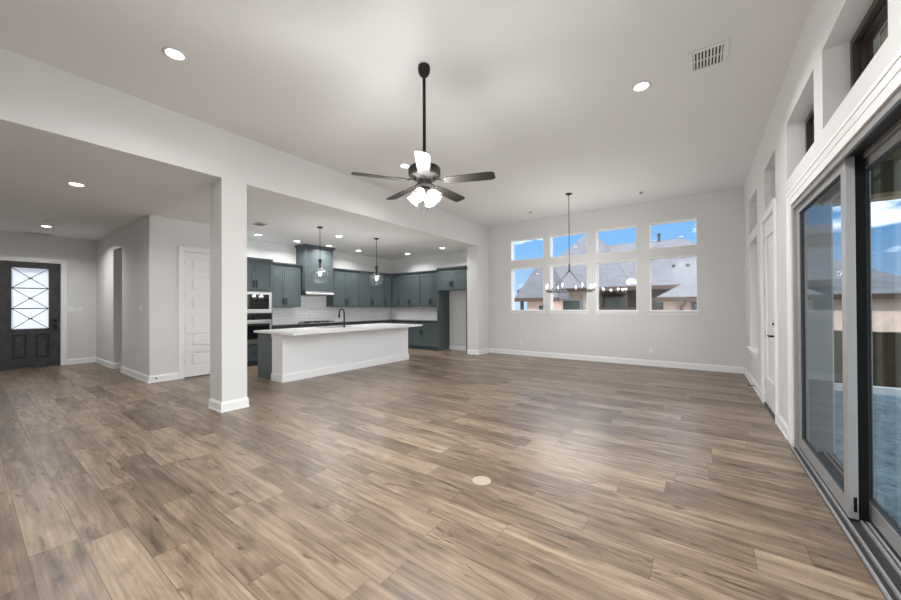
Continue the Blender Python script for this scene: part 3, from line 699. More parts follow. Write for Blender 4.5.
def cabinet(name, loc, rz, wd, dp, h, label, group, doors=(), drawers=(), toe=False, crown_h=0, cends=(False, False), cat='cabinet', cu=0.002):
    """wall-facing unit: back-left-bottom corner at loc, front faces local -y; doors: (u0,u1,z0,z1,handle side,handle low)"""
    o = empty(name, loc, label, cat, group, rz=rz)
    mb = MB(); g = 0.002
    if toe:
        mb.box(g, wd-g, -dp+0.021, -g, 0.10, h); mb.box(g, wd-g, -dp+0.09, -g, 0.001, 0.10)
    else: mb.box(g, wd-g, -dp+0.021, -g, 0, h)
    mb.build('body', 'teal', o)
    for d in doors: shaker(o, d[0], d[1], d[2], d[3], -dp+0.0205, 'door', d[4], d[5])
    for d in drawers: shaker(o, d[0], d[1], d[2], d[3], -dp+0.0205, 'drawer', slab=(d[3]-d[2] < 0.2), horiz=True, rw=0.05)
    if crown_h: crown(o, cu, wd-g, h+0.0005, dp, cends, crown_h)
    return o
LX = -9.05; R90 = PI/2; UZ, UH, CRH = 1.37, 1.055, 0.075     # uppers: bottom, box height
UG, BG = 'upper kitchen cabinets', 'base kitchen cabinets'
def two(wd, z0, z1, low=True): return ((0.012, wd/2-0.001, z0, z1, 1, low), (wd/2+0.001, wd-0.012, z0, z1, -1, low))
dz0, dz1 = 0.012, UH-0.012
cabinet('upper_cabinet', (LX, 4.385, UZ), R90, 0.92, 0.33, UH, 'teal two-door upper cabinet between the oven tower and range hood', UG, two(0.92, dz0, dz1), crown_h=CRH)
cabinet('upper_cabinet', (LX, 6.295, UZ), R90, 0.955, 0.33, UH, 'teal two-door upper cabinet directly beyond the range hood', UG, two(0.955, dz0, dz1), crown_h=CRH)
cabinet('upper_cabinet', (LX, 7.255, UZ), R90, 1.065, 0.33, UH, 'teal two-door upper cabinet behind the second pendant lamp', UG, two(1.065, dz0, dz1), crown_h=CRH)
cabinet('upper_cabinet', (LX, 8.325, UZ), R90, 0.34, 0.33, UH, 'narrow teal single-door upper cabinet next to the inside corner on the hood wall', UG, ((0.012, 0.335, dz0, dz1, -1, True),), crown_h=CRH)
cabinet('upper_cabinet', (-9.045, YF, UZ), 0, 0.715, 0.33, UH, 'teal corner upper cabinet at the inside corner, facing the living room side', UG, ((0.385, 0.705, dz0, dz1, 1, True),), crown_h=CRH, cu=0.378)
cabinet('upper_cabinet', (-8.325, YF, UZ), 0, 0.885, 0.33, UH, 'teal two-door upper cabinet in the middle between inside corner and fridge alcove', UG, two(0.885, dz0, dz1), crown_h=CRH)
cabinet('upper_cabinet', (-7.435, YF, UZ), 0, 0.922, 0.33, UH, 'teal two-door upper cabinet against the fridge panel', UG, two(0.922, dz0, dz1), crown_h=CRH)
BH = 0.868
def base(loc, rz, wd, label, nd=2):
    dr = ((0.012, wd/2-0.001, 0.69, 0.855), (wd/2+0.001, wd-0.012, 0.69, 0.855)) if nd == 2 else ((0.012, wd-0.012, 0.69, 0.855),)
    ds = two(wd, 0.115, 0.68, False) if nd == 2 else ((0.012, wd-0.012, 0.115, 0.68, 1, False),)
    return cabinet('base_cabinet', loc, rz, wd, 0.61, BH, label, BG, ds, dr, toe=True)
base((LX, 4.385, 0), R90, 0.91, 'teal base cabinet beside the oven tower, behind the island')
base((LX, 5.30, 0), R90, 0.94, 'teal base cabinet under the gas cooktop')
base((LX, 6.245, 0), R90, 1.0, 'teal base cabinet beyond the cooktop, behind the island')
base((LX, 7.25, 0), R90, 1.115, 'teal base cabinet on the hood wall nearest the inside corner')
base((-8.40, YF, 0), 0, 0.66, 'teal single-door base cabinet next to the inside corner', 1)
base((-7.735, YF, 0), 0, 1.222, 'teal two-door base cabinet against the fridge panel')
# perimeter worktop (L shape) and tile
mb = MB(); zt0, zt1 = 0.870, 0.91
mb.prism([(LX+0.010, 4.385), (LX+0.635, 4.385), (LX+0.635, 8.365), (-6.515, 8.365), (-6.515, YF-0.010), (LX+0.010, YF-0.010)], 2, zt0, zt1)
tag(mb.build('countertop', 'dark_counter'), 'dark worktop running in an L under the white tile backsplash', 'countertop')
struct(MB().box(LX+0.0005, LX+0.009, 4.386, YF-0.0005, 0.905, 1.80), 'wall_tile', 'subway', 'white glossy subway tile behind the cooktop', 'wall')
struct(MB().box(LX+0.0095, -6.515, YF-0.009, YF-0.0005, 0.905, 1.368), 'wall_tile_corner', 'subway', 'white glossy subway tile beside the fridge alcove', 'wall')
# fridge surround
o = empty('fridge_surround', (-6.51, YF, 0), 'tall teal fridge surround with empty alcove beside the pier', 'cabinet'); wd = 1.085
MB().box(0.0, 0.035, -0.60, -0.002, 0.001, 2.44).build('side_panel', 'teal', o); MB().box(wd-0.035, wd-0.002, -0.60, -0.002, 0.001, 2.44).build('side_panel', 'teal', o)
mb = MB(); mb.box(0.036, wd-0.036, -0.58, -0.002, 1.85, 2.44); mb.box(0.036, wd-0.036, -0.60, -0.581, 1.85, 1.88); mb.build('body', 'teal', o)
shaker(o, 0.036, wd/2, 1.885, 2.43, -0.5805, 'door', 1, True); shaker(o, wd/2, wd-0.036, 1.885, 2.43, -0.5805, 'door', -1, True)
crown(o, 0.0, wd-0.002, 2.4405, 0.60, (False, False), 0.085, 0.05)
# oven tower
TY0, TY1 = 3.545, 4.378; tw = TY1-TY0; TD = 0.63
o = empty('oven_tower', (LX, TY0, 0), 'tall teal cabinet holding the wall oven and microwave beside the column', 'cabinet', rz=R90)
mb = wall_grid(1, -TD+0.021, 0.02, (0.002, tw-0.002), (0.10, 2.43), [(0.045, tw-0.045, 0.50, 1.205), (0.045, tw-0.045, 1.225, 1.725)])
mb.box(0.002, 0.02, -TD+0.042, -0.002, 0.10, 2.43); mb.box(tw-0.02, tw-0.002, -TD+0.042, -0.002, 0.10, 2.43); mb.box(0.02, tw-0.02, -TD+0.042, -0.002, 2.40, 2.43); mb.box(0.02, tw-0.02, -TD+0.042, -0.002, 0.46, 0.48)
mb.box(0.02, tw-0.02, -TD+0.042, -0.002, 1.208, 1.222); mb.box(0.002, tw-0.002, -TD+0.09, -0.002, 0.001, 0.10)
mb.build('body', 'teal', o)
shaker(o, 0.012, tw/2, 1.77, 2.42, -TD+0.0205, 'door', 1, True); shaker(o, tw/2, tw-0.012, 1.77, 2.42, -TD+0.0205, 'door', -1, True)
shaker(o, 0.012, tw-0.012, 0.115, 0.465, -TD+0.0205, 'drawer', horiz=True)
crown(o, 0.002, tw-0.002, 2.4305, TD, (False, False), 0.08, 0.045)
def on_left(y, z, d=TD):   # local (u along +Y, front towards +X)
    return (LX, y, z)
def appliance(name, z0, z1, label, cat, oven):
    a = empty(name, (LX, TY0, z0), label, cat, rz=R90); h = z1-z0; u0_, u1_ = 0.048, tw-0.048; yf = -TD
    mb = MB(); mb.box(u0_, u1_, yf+0.02, -0.05, 0.003, h-0.003); mb.build('body', 'alu_dark', a)
    mb = MB(); fo_ = 0.03
    if oven:
        ztop = h-0.13
        MB().box(u0_-0.008, u1_+0.008, yf-0.012, yf+0.0005, ztop+0.005, h-0.002, 0.003).build('control_panel', 'oven_glass', a)
        d = MB().box(u0_-0.008, u1_+0.008, yf-0.02, yf+0.0005, 0.05, ztop-0.005, 0.004).build('door', 'steel', a)
        MB().box(u0_+0.04, u1_-0.04, yf-0.0225, yf-0.0205, 0.12, ztop-0.09).build('window', 'oven_glass', d)
        mb = MB(); mb.tube((u0_+0.02, yf-0.06, ztop-0.045), (u1_-0.02, yf-0.06, ztop-0.045), 0.012)
        for s in (u0_+0.06, u1_-0.06): mb.tube((s, yf-0.0205, ztop-0.045), (s, yf-0.06, ztop-0.045), 0.009, 8)
        mb.build('handle', 'steel', d)
        MB().box(u0_-0.008, u1_+0.008, yf-0.012, yf+0.0005, 0.002, 0.045).build('lower_trim', 'steel', a)
    else:
        t_ = MB(); t_.box(u0_-0.012, u0_+0.05, yf-0.014, yf+0.0005, 0.002, h-0.002); t_.box(u1_-0.05, u1_+0.012, yf-0.014, yf+0.0005, 0.002, h-0.002); t_.box(u0_+0.05, u1_-0.05, yf-0.014, yf+0.0005, h-0.06, h-0.002); t_.box(u0_+0.05, u1_-0.05, yf-0.014, yf+0.0005, 0.002, 0.09)
        t_.build('trim_frame', 'steel', a)
        MB().box(u0_+0.051, u1_-0.19, yf-0.02, yf+0.0005, 0.092, h-0.062, 0.003).build('door', 'oven_glass', a)
        MB().box(u1_-0.188, u1_-0.051, yf-0.018, yf+0.0005, 0.092, h-0.062, 0.003).build('control_panel', 'oven_glass', a)
    return a
appliance('microwave', 1.228, 1.722, 'built-in steel microwave above the wall oven in the teal tower', 'microwave', False)
appliance('wall_oven', 0.505, 1.202, 'black glass wall oven with steel handle under the microwave', 'oven', True)
# range hood
HY0, HY1 = 5.345, 6.20; hw_ = HY1-HY0; HDp = 0.46
o = empty('range_hood', (LX+0.010, HY0, 1.70), 'tall teal range hood box with steel insert over the cooktop', 'range hood', rz=R90)
mb = MB(); mb.box(0, hw_, -HDp+0.021, -0.002, 0.09, ZK-1.70-0.10)
mb.build('body', 'teal', o)
mb = MB(); mb.box(0, 0.06, -HDp, -HDp+0.0205, 0.09, ZK-1.8); mb.box(hw_-0.06, hw_, -HDp, -HDp+0.0205, 0.09, ZK-1.8); mb.box(0.06, hw_-0.06, -HDp, -HDp+0.0205, 0.09, 0.16); mb.box(0.06, hw_-0.06, -HDp, -HDp+0.0205, ZK-1.88, ZK-1.8); mb.box(0.06, hw_-0.06, -HDp+0.012, -HDp+0.0205, 0.16, ZK-1.88)
mb.build('front_panel', 'teal', o)
crown(o, 0, hw_, ZK-1.7995, HDp, (True, True), 0.092, 0.055)
mb = MB(); mb.box(-0.0, hw_, -HDp-0.02, -0.004, 0.055, 0.088); mb.prism([(-HDp-0.045, 0.0), (-0.004, 0.0), (-0.004, 0.054), (-HDp-0.02, 0.054), (-HDp-0.045, 0.03)], 0, -0.0, hw_)
mb.build('steel_insert', 'steel', o)
mb = MB(); mb.box(0.08, hw_-0.08, -HDp+0.04, -0.06, -0.008, -0.001); mb.build('filter', 'alu_dark', o)
# cooktop
o = empty('gas_cooktop', (LX+0.33, 5.79, 0.911), 'black gas cooktop with iron grates on the dark worktop under the hood', 'cooktop'); org = o.location.copy()
x0, x1, y0_, y1_ = LX+0.10, LX+0.58, 5.335, 6.245
MB(org).box(x0, x1, y0_, y1_, 0.9115, 0.924, 0.004).build('base_plate', 'steel', o)
for i in range(3):
    ya = y0_+0.02+i*0.295; yb = ya+0.285; mb = MB(org)
    for yy in (ya, yb-0.014): mb.box(x0+0.02, x1-0.1, yy, yy+0.014, 0.945, 0.962)
    for xx in (x0+0.02, (x0+x1)/2-0.05, x1-0.114): mb.box(xx, xx+0.014, ya, yb, 0.945, 0.962)
    for xx in (x0+0.02, x1-0.114):
        for yy in (ya, yb-0.014): mb.box(xx, xx+0.014, yy, yy+0.014, 0.924, 0.945)
    mb.build('grate', 'black_metal', o)
    for xx in (x0+0.12, x1-0.2):
        MB(org).lathe([(0.02, 0.018), (0.04, 0.014), (0.045, 0.0)], (xx, (ya+yb)/2, 0.924), 16).build('burner', 'black_metal', o)
for i in range(5): MB(org).lathe([(0.016, 0.028), (0.019, 0.0)], (x1-0.045, y0_+0.2+i*0.125, 0.924), 14).build('knob', 'steel', o)

# ------------------------------------------------------------------ island
IX0, IX1, IY0, IY1 = -7.06, -6.13, 3.36, 6.69
o = empty('kitchen_island', ((IX0+IX1)/2, (IY0+IY1)/2, 0), 'long kitchen island with white panelled side facing the living room and teal ends', 'kitchen island'); org = o.location.copy()
XT = -6.50        # teal body in front of the white knee wall
mb = MB(org); mb.box(IX0+0.021, XT-0.001, IY0+0.03, IY1-0.03, 0.10, 0.868); mb.box(IX0+0.09, XT-0.001, IY0+0.03, IY1-0.03, 0.001, 0.10); mb.build('body', 'teal', o)
MB(org).box(IX0, XT-0.001, IY0+0.012, IY0+0.0295, 0.001, 0.868).build('end_panel', 'teal', o); MB(org).box(IX0, XT-0.001, IY1-0.0295, IY1-0.012, 0.001, 0.868).build('end_panel', 'teal', o)
MB(org).box(XT, IX1, IY0, IY1, 0.001, 0.868, 0.003).build('back_panel', 'island_white', o)
mb = MB(org)      # baseboard and top rail around the white knee wall
for (a, b, c, d) in ((IX1+0.0005, IX1+0.018, IY0-0.018, IY1+0.018), (XT, IX1, IY0-0.018, IY0-0.0005), (XT, IX1, IY1+0.0005, IY1+0.018)):
    mb.box(a, b, c, d, 0.001, 0.125)
    mb.box(a, b-(0.008 if a > IX1 else 0), c+(0.008 if c < IY0 else 0), d-(0.008 if d > IY1 else 0), 0.125, 0.138)
mb.build('baseboard', 'trim_white', o)
mb = MB(org)
for (a, b, c, d) in ((IX1+0.0005, IX1+0.012, IY0-0.012, IY1+0.012), (XT, IX1, IY0-0.012, IY0-0.0005), (XT, IX1, IY1+0.0005, IY1+0.012)): mb.box(a, b, c, d, 0.80, 0.868)
mb.build('top_rail', 'trim_white', o)
# doors on the kitchen side (facing -X)
isl = MB(org)
def island_front(y0_, y1_, z0, z1, kind, n='door'):
    mb = MB(org); xf = IX0+0.0205; rw = 0.055
    mb.box(IX0, xf, y0_, y0_+rw, z0, z1); mb.box(IX0, xf, y1_-rw, y1_, z0, z1); mb.box(IX0, xf, y0_+rw, y1_-rw, z0, z0+min(rw, (z1-z0)/3)); mb.box(IX0, xf, y0_+rw, y1_-rw, z1-min(rw, (z1-z0)/3), z1); mb.box(IX0+0.01, xf, y0_+rw, y1_-rw, z0+min(rw, (z1-z0)/3), z1-min(rw, (z1-z0)/3))
    d = mb.build(n, 'teal', o)
    h = MB(org); yc = (y0_+y1_)/2
    h.box(IX0-0.034, IX0-0.024, yc-0.07, yc+0.07, z1-0.06, z1-0.05)
    for s in (-0.055, 0.055): h.box(IX0-0.025, IX0-0.0005, yc+s-0.005, yc+s+0.005, z1-0.06, z1-0.05)
    h.build('handle', 'black_metal', d)
for i in range(6):
    ya = IY0+0.035+i*0.543; island_front(ya, ya+0.539, 0.115, 0.68, 'door'); island_front(ya, ya+0.539, 0.69, 0.855, 'drawer', 'drawer')
bm_ = isl.bm; bm_.free()
# island worktop with a sink hole
SX0, SX1, SY0, SY1 = -6.98, -6.46, 4.50, 5.26
mb = wall_grid(2, 0.870, 0.04, (-7.09, -5.69), (3.31, 6.74), [(SX0, SX1, SY0, SY1)])
tag(mb.build('island_countertop', 'quartz'), 'white quartz worktop overhanging the kitchen island', 'countertop')
o = empty('kitchen_sink', ((SX0+SX1)/2, (SY0+SY1)/2, 0.87), 'steel undermount sink set in the white island worktop', 'sink'); org = o.location.copy()
# basin hangs below the worktop inside the cut-out
mb = MB(org); g = 0.004; t_ = 0.006
mb.box(SX0+g, SX0+g+t_, SY0+g, SY1-g, 0.872, 0.908); mb.box(SX1-g-t_, SX1-g, SY0+g, SY1-g, 0.872, 0.908); mb.box(SX0+g+t_, SX1-g-t_, SY0+g, SY0+g+t_, 0.872, 0.908); mb.box(SX0+g+t_, SX1-g-t_, SY1-g-t_, SY1-g, 0.872, 0.908); mb.box(SX0+g, SX1-g, SY0+g, SY1-g, 0.8695, 0.8725)
mb.build('basin', 'steel', o)
MB(org).lathe([(0.04, 0.003), (0.045, 0.0)], ((SX0+SX1)/2, (SY0+SY1)/2, 0.8728), 16).build('drain', 'alu_dark', o)
# faucet
FX, FY = -6.36, 4.88
o = empty('faucet', (FX, FY, 0.911), 'black gooseneck faucet standing on the island worktop', 'faucet'); org = o.location.copy()
mb = MB(org); mb.lathe([(0.017, 0.09), (0.019, 0.02), (0.027, 0.012), (0.028, 0.0)], (FX, FY, 0.9112), 18); mb.build('base', 'black_metal', o)
pts = [(FX, FY, 1.0), (FX, FY, 1.215)]
for i in range(1, 11):
    a = PI*i/10; pts.append((FX-0.115*(1-math.cos(a))*0.9, FY+0.115*(1-math.cos(a))*0.1, 1.215+0.10*math.sin(a)))
ex, ey = pts[-1][0], pts[-1][1]; pts.append((ex, ey, 1.19))
mb = MB(org); mb.path(pts, 0.016, 10); mb.build('spout', 'black_metal', o)
MB(org).tube((ex, ey, 1.192), (ex, ey, 1.115), 0.020, 12).build('spray_head', 'black_metal', o)
mb = MB(org); mb.tube((FX, FY, 0.975), (FX+0.02, FY-0.05, 0.985), 0.009, 8); mb.tube((FX+0.02, FY-0.05, 0.985), (FX+0.022, FY-0.058, 1.06), 0.006, 8); mb.build('lever', 'black_metal', o)

# ------------------------------------------------------------------ lamps
def point(name, loc, parent, wt, rad=0.03, col=(1, 0.99, 0.975)):
    d = bpy.data.lights.new(name, 'POINT'); d.energy = wt; d.shadow_soft_size = rad; d.color = col
    o = bpy.data.objects.new(name, d); C.objects.link(o); o.parent = parent; o.location = Vector(loc); return o
def make_can(label, x, y, z, lit=True):
    o = empty('recessed_light', (x, y, z), label, 'ceiling light', 'recessed ceiling lights')
    MB().lathe([(0.088, -0.001), (0.092, -0.006), (0.075, -0.011), (0.066, -0.008), (0.066, -0.001)], (0, 0, 0), 28).build('trim_ring', 'plastic_white', o)
    MB().lathe([(0.064, -0.0075), (0.064, -0.0105)], (0, 0, 0), 24).build('lens', 'can_glow', o)
    d = bpy.data.lights.new('can_lamp', 'AREA'); d.shape = 'DISK'; d.size = 0.12; d.energy = CAN_W; d.color = (1, 0.99, 0.985)
    d.spread = math.radians(150)
    l = bpy.data.objects.new('can_lamp', d); C.objects.link(l); l.parent = o; l.location = (0, 0, -0.014)
    return o
CANS = [(-3.90, 1.13, ZC, 'round lit recessed light in the high ceiling nearest the beam, in front of the column'),
        (-0.49, 4.19, ZC, 'round lit recessed light in the high ceiling beside the large air vent'),
        (-3.95, 4.25, ZC, 'round lit recessed light in the high ceiling just behind the fan'),
        (-6.89, 0.90, ZK, 'round lit recessed light in the entry ceiling nearest the column'),
        (-10.9, 1.0, ZK, 'round lit recessed light in the entry ceiling near the front door'),
        (-8.33, 3.99, ZK, 'lit recessed light in the kitchen ceiling above the oven tower'),
        (-8.37, 4.97, ZK, 'lit recessed light in the kitchen ceiling before the hood'),
        (-8.29, 5.86, ZK, 'lit recessed light in the kitchen ceiling over the front of the hood'),
        (-8.32, 6.91, ZK, 'lit recessed light in the kitchen ceiling between the hood and inside corner'),
        (-6.99, 5.22, ZK, 'lit recessed light in the kitchen ceiling between the two pendant lamps'),
        (-7.57, 8.25, ZK, 'lit recessed light in the kitchen ceiling near the inside corner, beyond the pendants'),
        (-6.04, 8.05, ZK, 'lit recessed light in the kitchen ceiling above the fridge surround'),
        (-0.49, -1.1, ZC, 'unseen added recessed light in the high ceiling behind the viewpoint, by the sliding door'),  # added out of view to brighten the beam and right side
        (-0.49, 1.1, ZC, 'unseen added recessed light in the high ceiling above the viewpoint')]  # extends the can grid out of view, added to even the light
KCD = bpy.data.lights.new('kitchen_can_lamp', 'AREA'); KCD.shape = 'DISK'; KCD.size = 0.12; KCD.energy = KCAN_W; KCD.color = (1, 0.99, 0.985); KCD.spread = math.radians(150)
LCD = KCD.copy(); LCD.energy = CAN_W*0.45
proto = None
for x, y, z, lb in CANS:
    if proto is None:
        proto = make_can(lb, x, y, z); continue
    c = copy_tree(proto); c.location = (x, y, z); c['label'] = lb
    if z == ZC and x > -1 and y < 2:
        for ch in c.children:
            if ch.type == 'LIGHT': ch.data = ch.data.copy(); ch.data.energy = CAN_W*2.6  # the added unseen cans, boosted to fill the right side
    if z == ZC and x < -3:
        for ch in c.children:
            if ch.type == 'LIGHT': ch.data = LCD
    if z == ZK and y > 2:
        for ch in c.children:
            if ch.type == 'LIGHT': ch.data = KCD

def make_small(x, y, lb):
    o = empty('unlit_downlight', (x, y, ZC), lb, 'ceiling light', 'small unlit ceiling fittings')
    MB().lathe([(0.075, -0.001), (0.078, -0.008), (0.055, -0.014), (0.05, -0.009)], (0, 0, 0), 24).build('trim_ring', 'plastic_white', o)
    MB().lathe([(0.03, -0.009), (0.034, -0.03), (0.02, -0.045), (0.01, -0.048)], (0.0, 0, 0), 16, ).build('lamp_eye', 'alu', o)
    return o
for ch in proto.children:
    if ch.type == 'LIGHT': ch.data = LCD
s0 = make_small(-3.39, 8.15, 'small unlit round ceiling fitting nearest the kitchen pier')
s1 = copy_tree(s0); s1.location = (-0.97, 8.1, ZC); s1['label'] = 'small unlit round ceiling fitting above the far wall, nearest the glass doors'

# ceiling fan
FC = Vector((-2.16, 2.60, 0)); FZ = 2.56
o = empty('ceiling_fan', (FC.x, FC.y, ZC), 'dark five-blade ceiling fan with white tulip lamps hanging on a long rod', 'ceiling fan'); org = o.location.copy()
MB(org).lathe([(0.022, -0.105), (0.042, -0.09), (0.056, -0.06), (0.06, -0.025), (0.056, -0.001)][::-1], (FC.x, FC.y, ZC), 24).build('canopy', 'fan_dark', o)
MB(org).tube((FC.x, FC.y, ZC-0.12), (FC.x, FC.y, FZ+0.2), 0.0155, 14).build('down_rod', 'fan_dark', o)
MB(org).lathe([(0.025, 0.24), (0.035, 0.17), (0.06, 0.165), (0.145, 0.140), (0.155, 0.125), (0.155, 0.065), (0.14, 0.045), (0.07, 0.035), (0.06, 0.02), (0.075, -0.02), (0.07, -0.045), (0.045, -0.06)], (FC.x, FC.y, FZ), 32).build('motor_housing', 'fan_dark', o)
th0 = math.atan2(-0.785, 0.62)
for k in range(5):
    th = th0+k*2*PI/5; d = Vector((math.cos(th), math.sin(th), 0)); s = Vector((-d.y, d.x, 0)); tilt = math.radians(-11)
    sv = s*math.cos(tilt)+Vector((0, 0, 1))*math.sin(tilt); nv = Vector((0, 0, 1))*math.cos(tilt)-s*math.sin(tilt)
    c0 = Vector((FC.x, FC.y, FZ))
    outline = []
    for (rad, hwid) in ((0.20, 0.048), (0.24, 0.054), (0.45, 0.062), (0.62, 0.066), (0.665, 0.06), (0.682, 0.042)): outline.append((rad, hwid))
    mb = MB(org); top = [c0+d*a+sv*b+nv*0.003 for a, b in outline]+[c0+d*a-sv*b+nv*0.003 for a, b in outline[::-1]]
    bot = [p-nv*0.006 for p in top]; A = [mb.v(p) for p in top]; B = [mb.v(p) for p in bot]; n = len(A)
    mb.bm.faces.new(A); mb.bm.faces.new(B[::-1])
    for i in range(n): mb.bm.faces.new((A[i], A[(i+1) % n], B[(i+1) % n], B[i]))
    bl = mb.build('blade', 'fan_dark', o)
    mb = MB(org); zz = Vector((0, 0, 0.02))
    a1 = c0+d*0.09+zz; a2 = c0+d*0.16+Vector((0, 0, 0.006)); mb.tube(a1, a2, 0.012, 8)
    for q in (-0.03, 0.03): mb.path([a2, c0+d*0.20+sv*q+nv*0.006, c0+d*0.28+sv*q*0.8+nv*0.006], 0.006, 6)
    mb.build('blade_iron', 'fan_dark', bl)
MB(org).lathe([(0.045, -0.055), (0.06, -0.065), (0.06, -0.085), (0.035, -0.105), (0.012, -0.115)], (FC.x, FC.y, FZ), 24).build('light_kit', 'fan_dark', o)
for k in range(4):
    th = math.radians(12+90*k); d = Vector((math.cos(th), math.sin(th), 0)); c0 = Vector((FC.x, FC.y, FZ-0.085))
    ax = (d*0.72+Vector((0, 0, -0.69))).normalized(); a = c0+d*0.035+Vector((0, 0, 0.012))
    ar = MB(org); ar.tube(a, a+ax*0.035, 0.014, 10); ar = ar.build('lamp_arm', 'fan_dark', o)
    s = MB(org); s.lathe([(0.022, 0.0), (0.034, 0.012), (0.047, 0.04), (0.050, 0.07), (0.052, 0.09), (0.060, 0.112), (0.057, 0.112), (0.049, 0.09), (0.047, 0.07), (0.044, 0.041), (0.02, 0.008)], a+ax*0.03, 22, ax, cap=False)
    sh = s.build('lamp_shade', 'shade_glass', o)
    MB(org).lathe([(0.012, 0.02), (0.028, 0.05), (0.03, 0.07), (0.018, 0.09), (0.005, 0.095)], a+ax*0.03, 14, ax).build('bulb', 'bulb', sh)
    point('fan_bulb_lamp', (a+ax*0.23)-org, o, FAN_W, 0.09)
for q, ln in ((0.03, 0.15), (-0.03, 0.19)):
    mb = MB(org); p = Vector((FC.x+q*0.8, FC.y+q*0.5, FZ-0.11)); mb.tube(p, p-Vector((0, 0, ln-0.025)), 0.0015, 6); mb.lathe([(0.003, 0.0), (0.007, -0.012), (0.006, -0.028), (0.002, -0.032)], p-Vector((0, 0, ln-0.025)), 10)
    mb.build('pull_chain', 'rubber', o)

# chandelier
CX, CY = -2.20, 7.32
o = empty('chandelier', (CX, CY, ZC), 'bronze wagon-wheel chandelier with candle bulbs before the far windows', 'chandelier'); org = o.location.copy()
MB(org).lathe([(0.065, -0.001), (0.065, -0.02), (0.02, -0.035), (0.012, -0.05)], (CX, CY, ZC), 22).build('canopy', 'bronze', o)
mb = MB(org); mb.tube((CX, CY, ZC-0.045), (CX, CY, 2.15), 0.007, 10); mb.tube((CX, CY, 2.22), (CX, CY, 2.08), 0.016, 12); mb.lathe([(0.02, 0.02), (0.032, 0.0), (0.02, -0.03), (0.006, -0.04)], (CX, CY, 2.09), 14); mb.build('stem', 'bronze', o)
RZ, RR = 1.665, 0.455
mb = MB(org); n = 48
def ring(mb, r0_, r1_, z0, z1):
    V = [[mb.v((CX+math.cos(2*PI*i/n)*r, CY+math.sin(2*PI*i/n)*r, z)) for i in range(n)] for r, z in ((r0_, z0), (r1_, z0), (r1_, z1), (r0_, z1))]
    for k in range(4):
        for i in range(n):
            f = mb.bm.faces.new((V[k][i], V[k][(i+1) % n], V[(k+1) % 4][(i+1) % n], V[(k+1) % 4][i])); f.smooth = False
ring(mb, RR-0.016, RR, RZ-0.024, RZ-0.008); ring(mb, RR-0.016, RR, RZ+0.012, RZ+0.024); mb.build('wheel_ring', 'bronze', o)
for k in range(4):
    a = math.radians(56+90*k); p = Vector((CX+math.cos(a)*(RR-0.01), CY+math.sin(a)*(RR-0.01), RZ+0.02)); q = Vector((CX+math.cos(a)*0.02, CY+math.sin(a)*0.02, 2.075))
    MB(org).tube(q, p, 0.0065, 8).build('support_rod', 'bronze', o)
for k in range(8):
    a = math.radians(46+45*k); p = Vector((CX+math.cos(a)*(RR+0.03), CY+math.sin(a)*(RR+0.03), RZ))
    m_ = MB(org); m_.tube((CX+math.cos(a)*(RR-0.001), CY+math.sin(a)*(RR-0.001), RZ), p, 0.006, 8); m_.lathe([(0.022, 0.03), (0.02, 0.022), (0.008, 0.012), (0.008, -0.006)], p, 14); ho = m_.build('candle_holder', 'bronze', o)
    MB(org).lathe([(0.007, 0.075), (0.0075, 0.03)], p, 12).build('candle_sleeve', 'plastic_white', ho)
    MB(org).lathe([(0.001, 0.135), (0.005, 0.122), (0.011, 0.10), (0.009, 0.085), (0.006, 0.0755)], p, 12).build('bulb', 'bulb', ho)
    point('candle_lamp', p+Vector((0, 0, 0.165))-org, o, CHAND_W*1.0, 0.02)

# pendants
def make_pendant(x, y, zdrop, label):
    o = empty('pendant_lamp', (x, y, ZK), label, 'pendant lamp', 'glass pendant lamps over the island')
    MB().lathe([(0.06, -0.001), (0.062, -0.018), (0.02, -0.028), (0.01, -0.035)], (0, 0, 0), 22).build('canopy', 'black_metal', o)
    zt = -(ZK-zdrop)       # top of the glass neck
    MB().tube((0, 0, -0.03), (0, 0, zt+0.02), 0.0065, 8).build('stem', 'black_metal', o)
    mb = MB(); mb.lathe([(0.01, 0.04), (0.034, 0.03), (0.036, -0.01), (0.02, -0.02), (0.016, -0.21), (0.012, -0.215)], (0, 0, zt), 18); mb.build('socket', 'black_metal', o)
    prof = [(0.033, -0.005), (0.034, -0.06), (0.042, -0.11), (0.075, -0.155), (0.135, -0.20), (0.165, -0.245), (0.168, -0.29), (0.150, -0.36), (0.115, -0.43), (0.085, -0.455)]
    MB().lathe(prof, (0, 0, zt), 32, cap=False).build('glass_shade', 'lamp_glass', o)
    MB().lathe([(0.012, -0.215), (0.022, -0.235), (0.032, -0.27), (0.026, -0.30), (0.006, -0.312)], (0, 0, zt), 16).build('bulb', 'bulb', o)
    point('pendant_bulb_lamp', (0, 0, zt-0.50), o, PEND_W, 0.05)
    return o
pn = make_pendant(-6.515, 4.39, 2.33, 'clear glass pendant lamp over the near end of the island, in front of the hood')
p2 = copy_tree(pn); p2.location = (-6.505, 5.96, ZK); p2['label'] = 'clear glass pendant lamp over the island end nearest the fridge alcove'

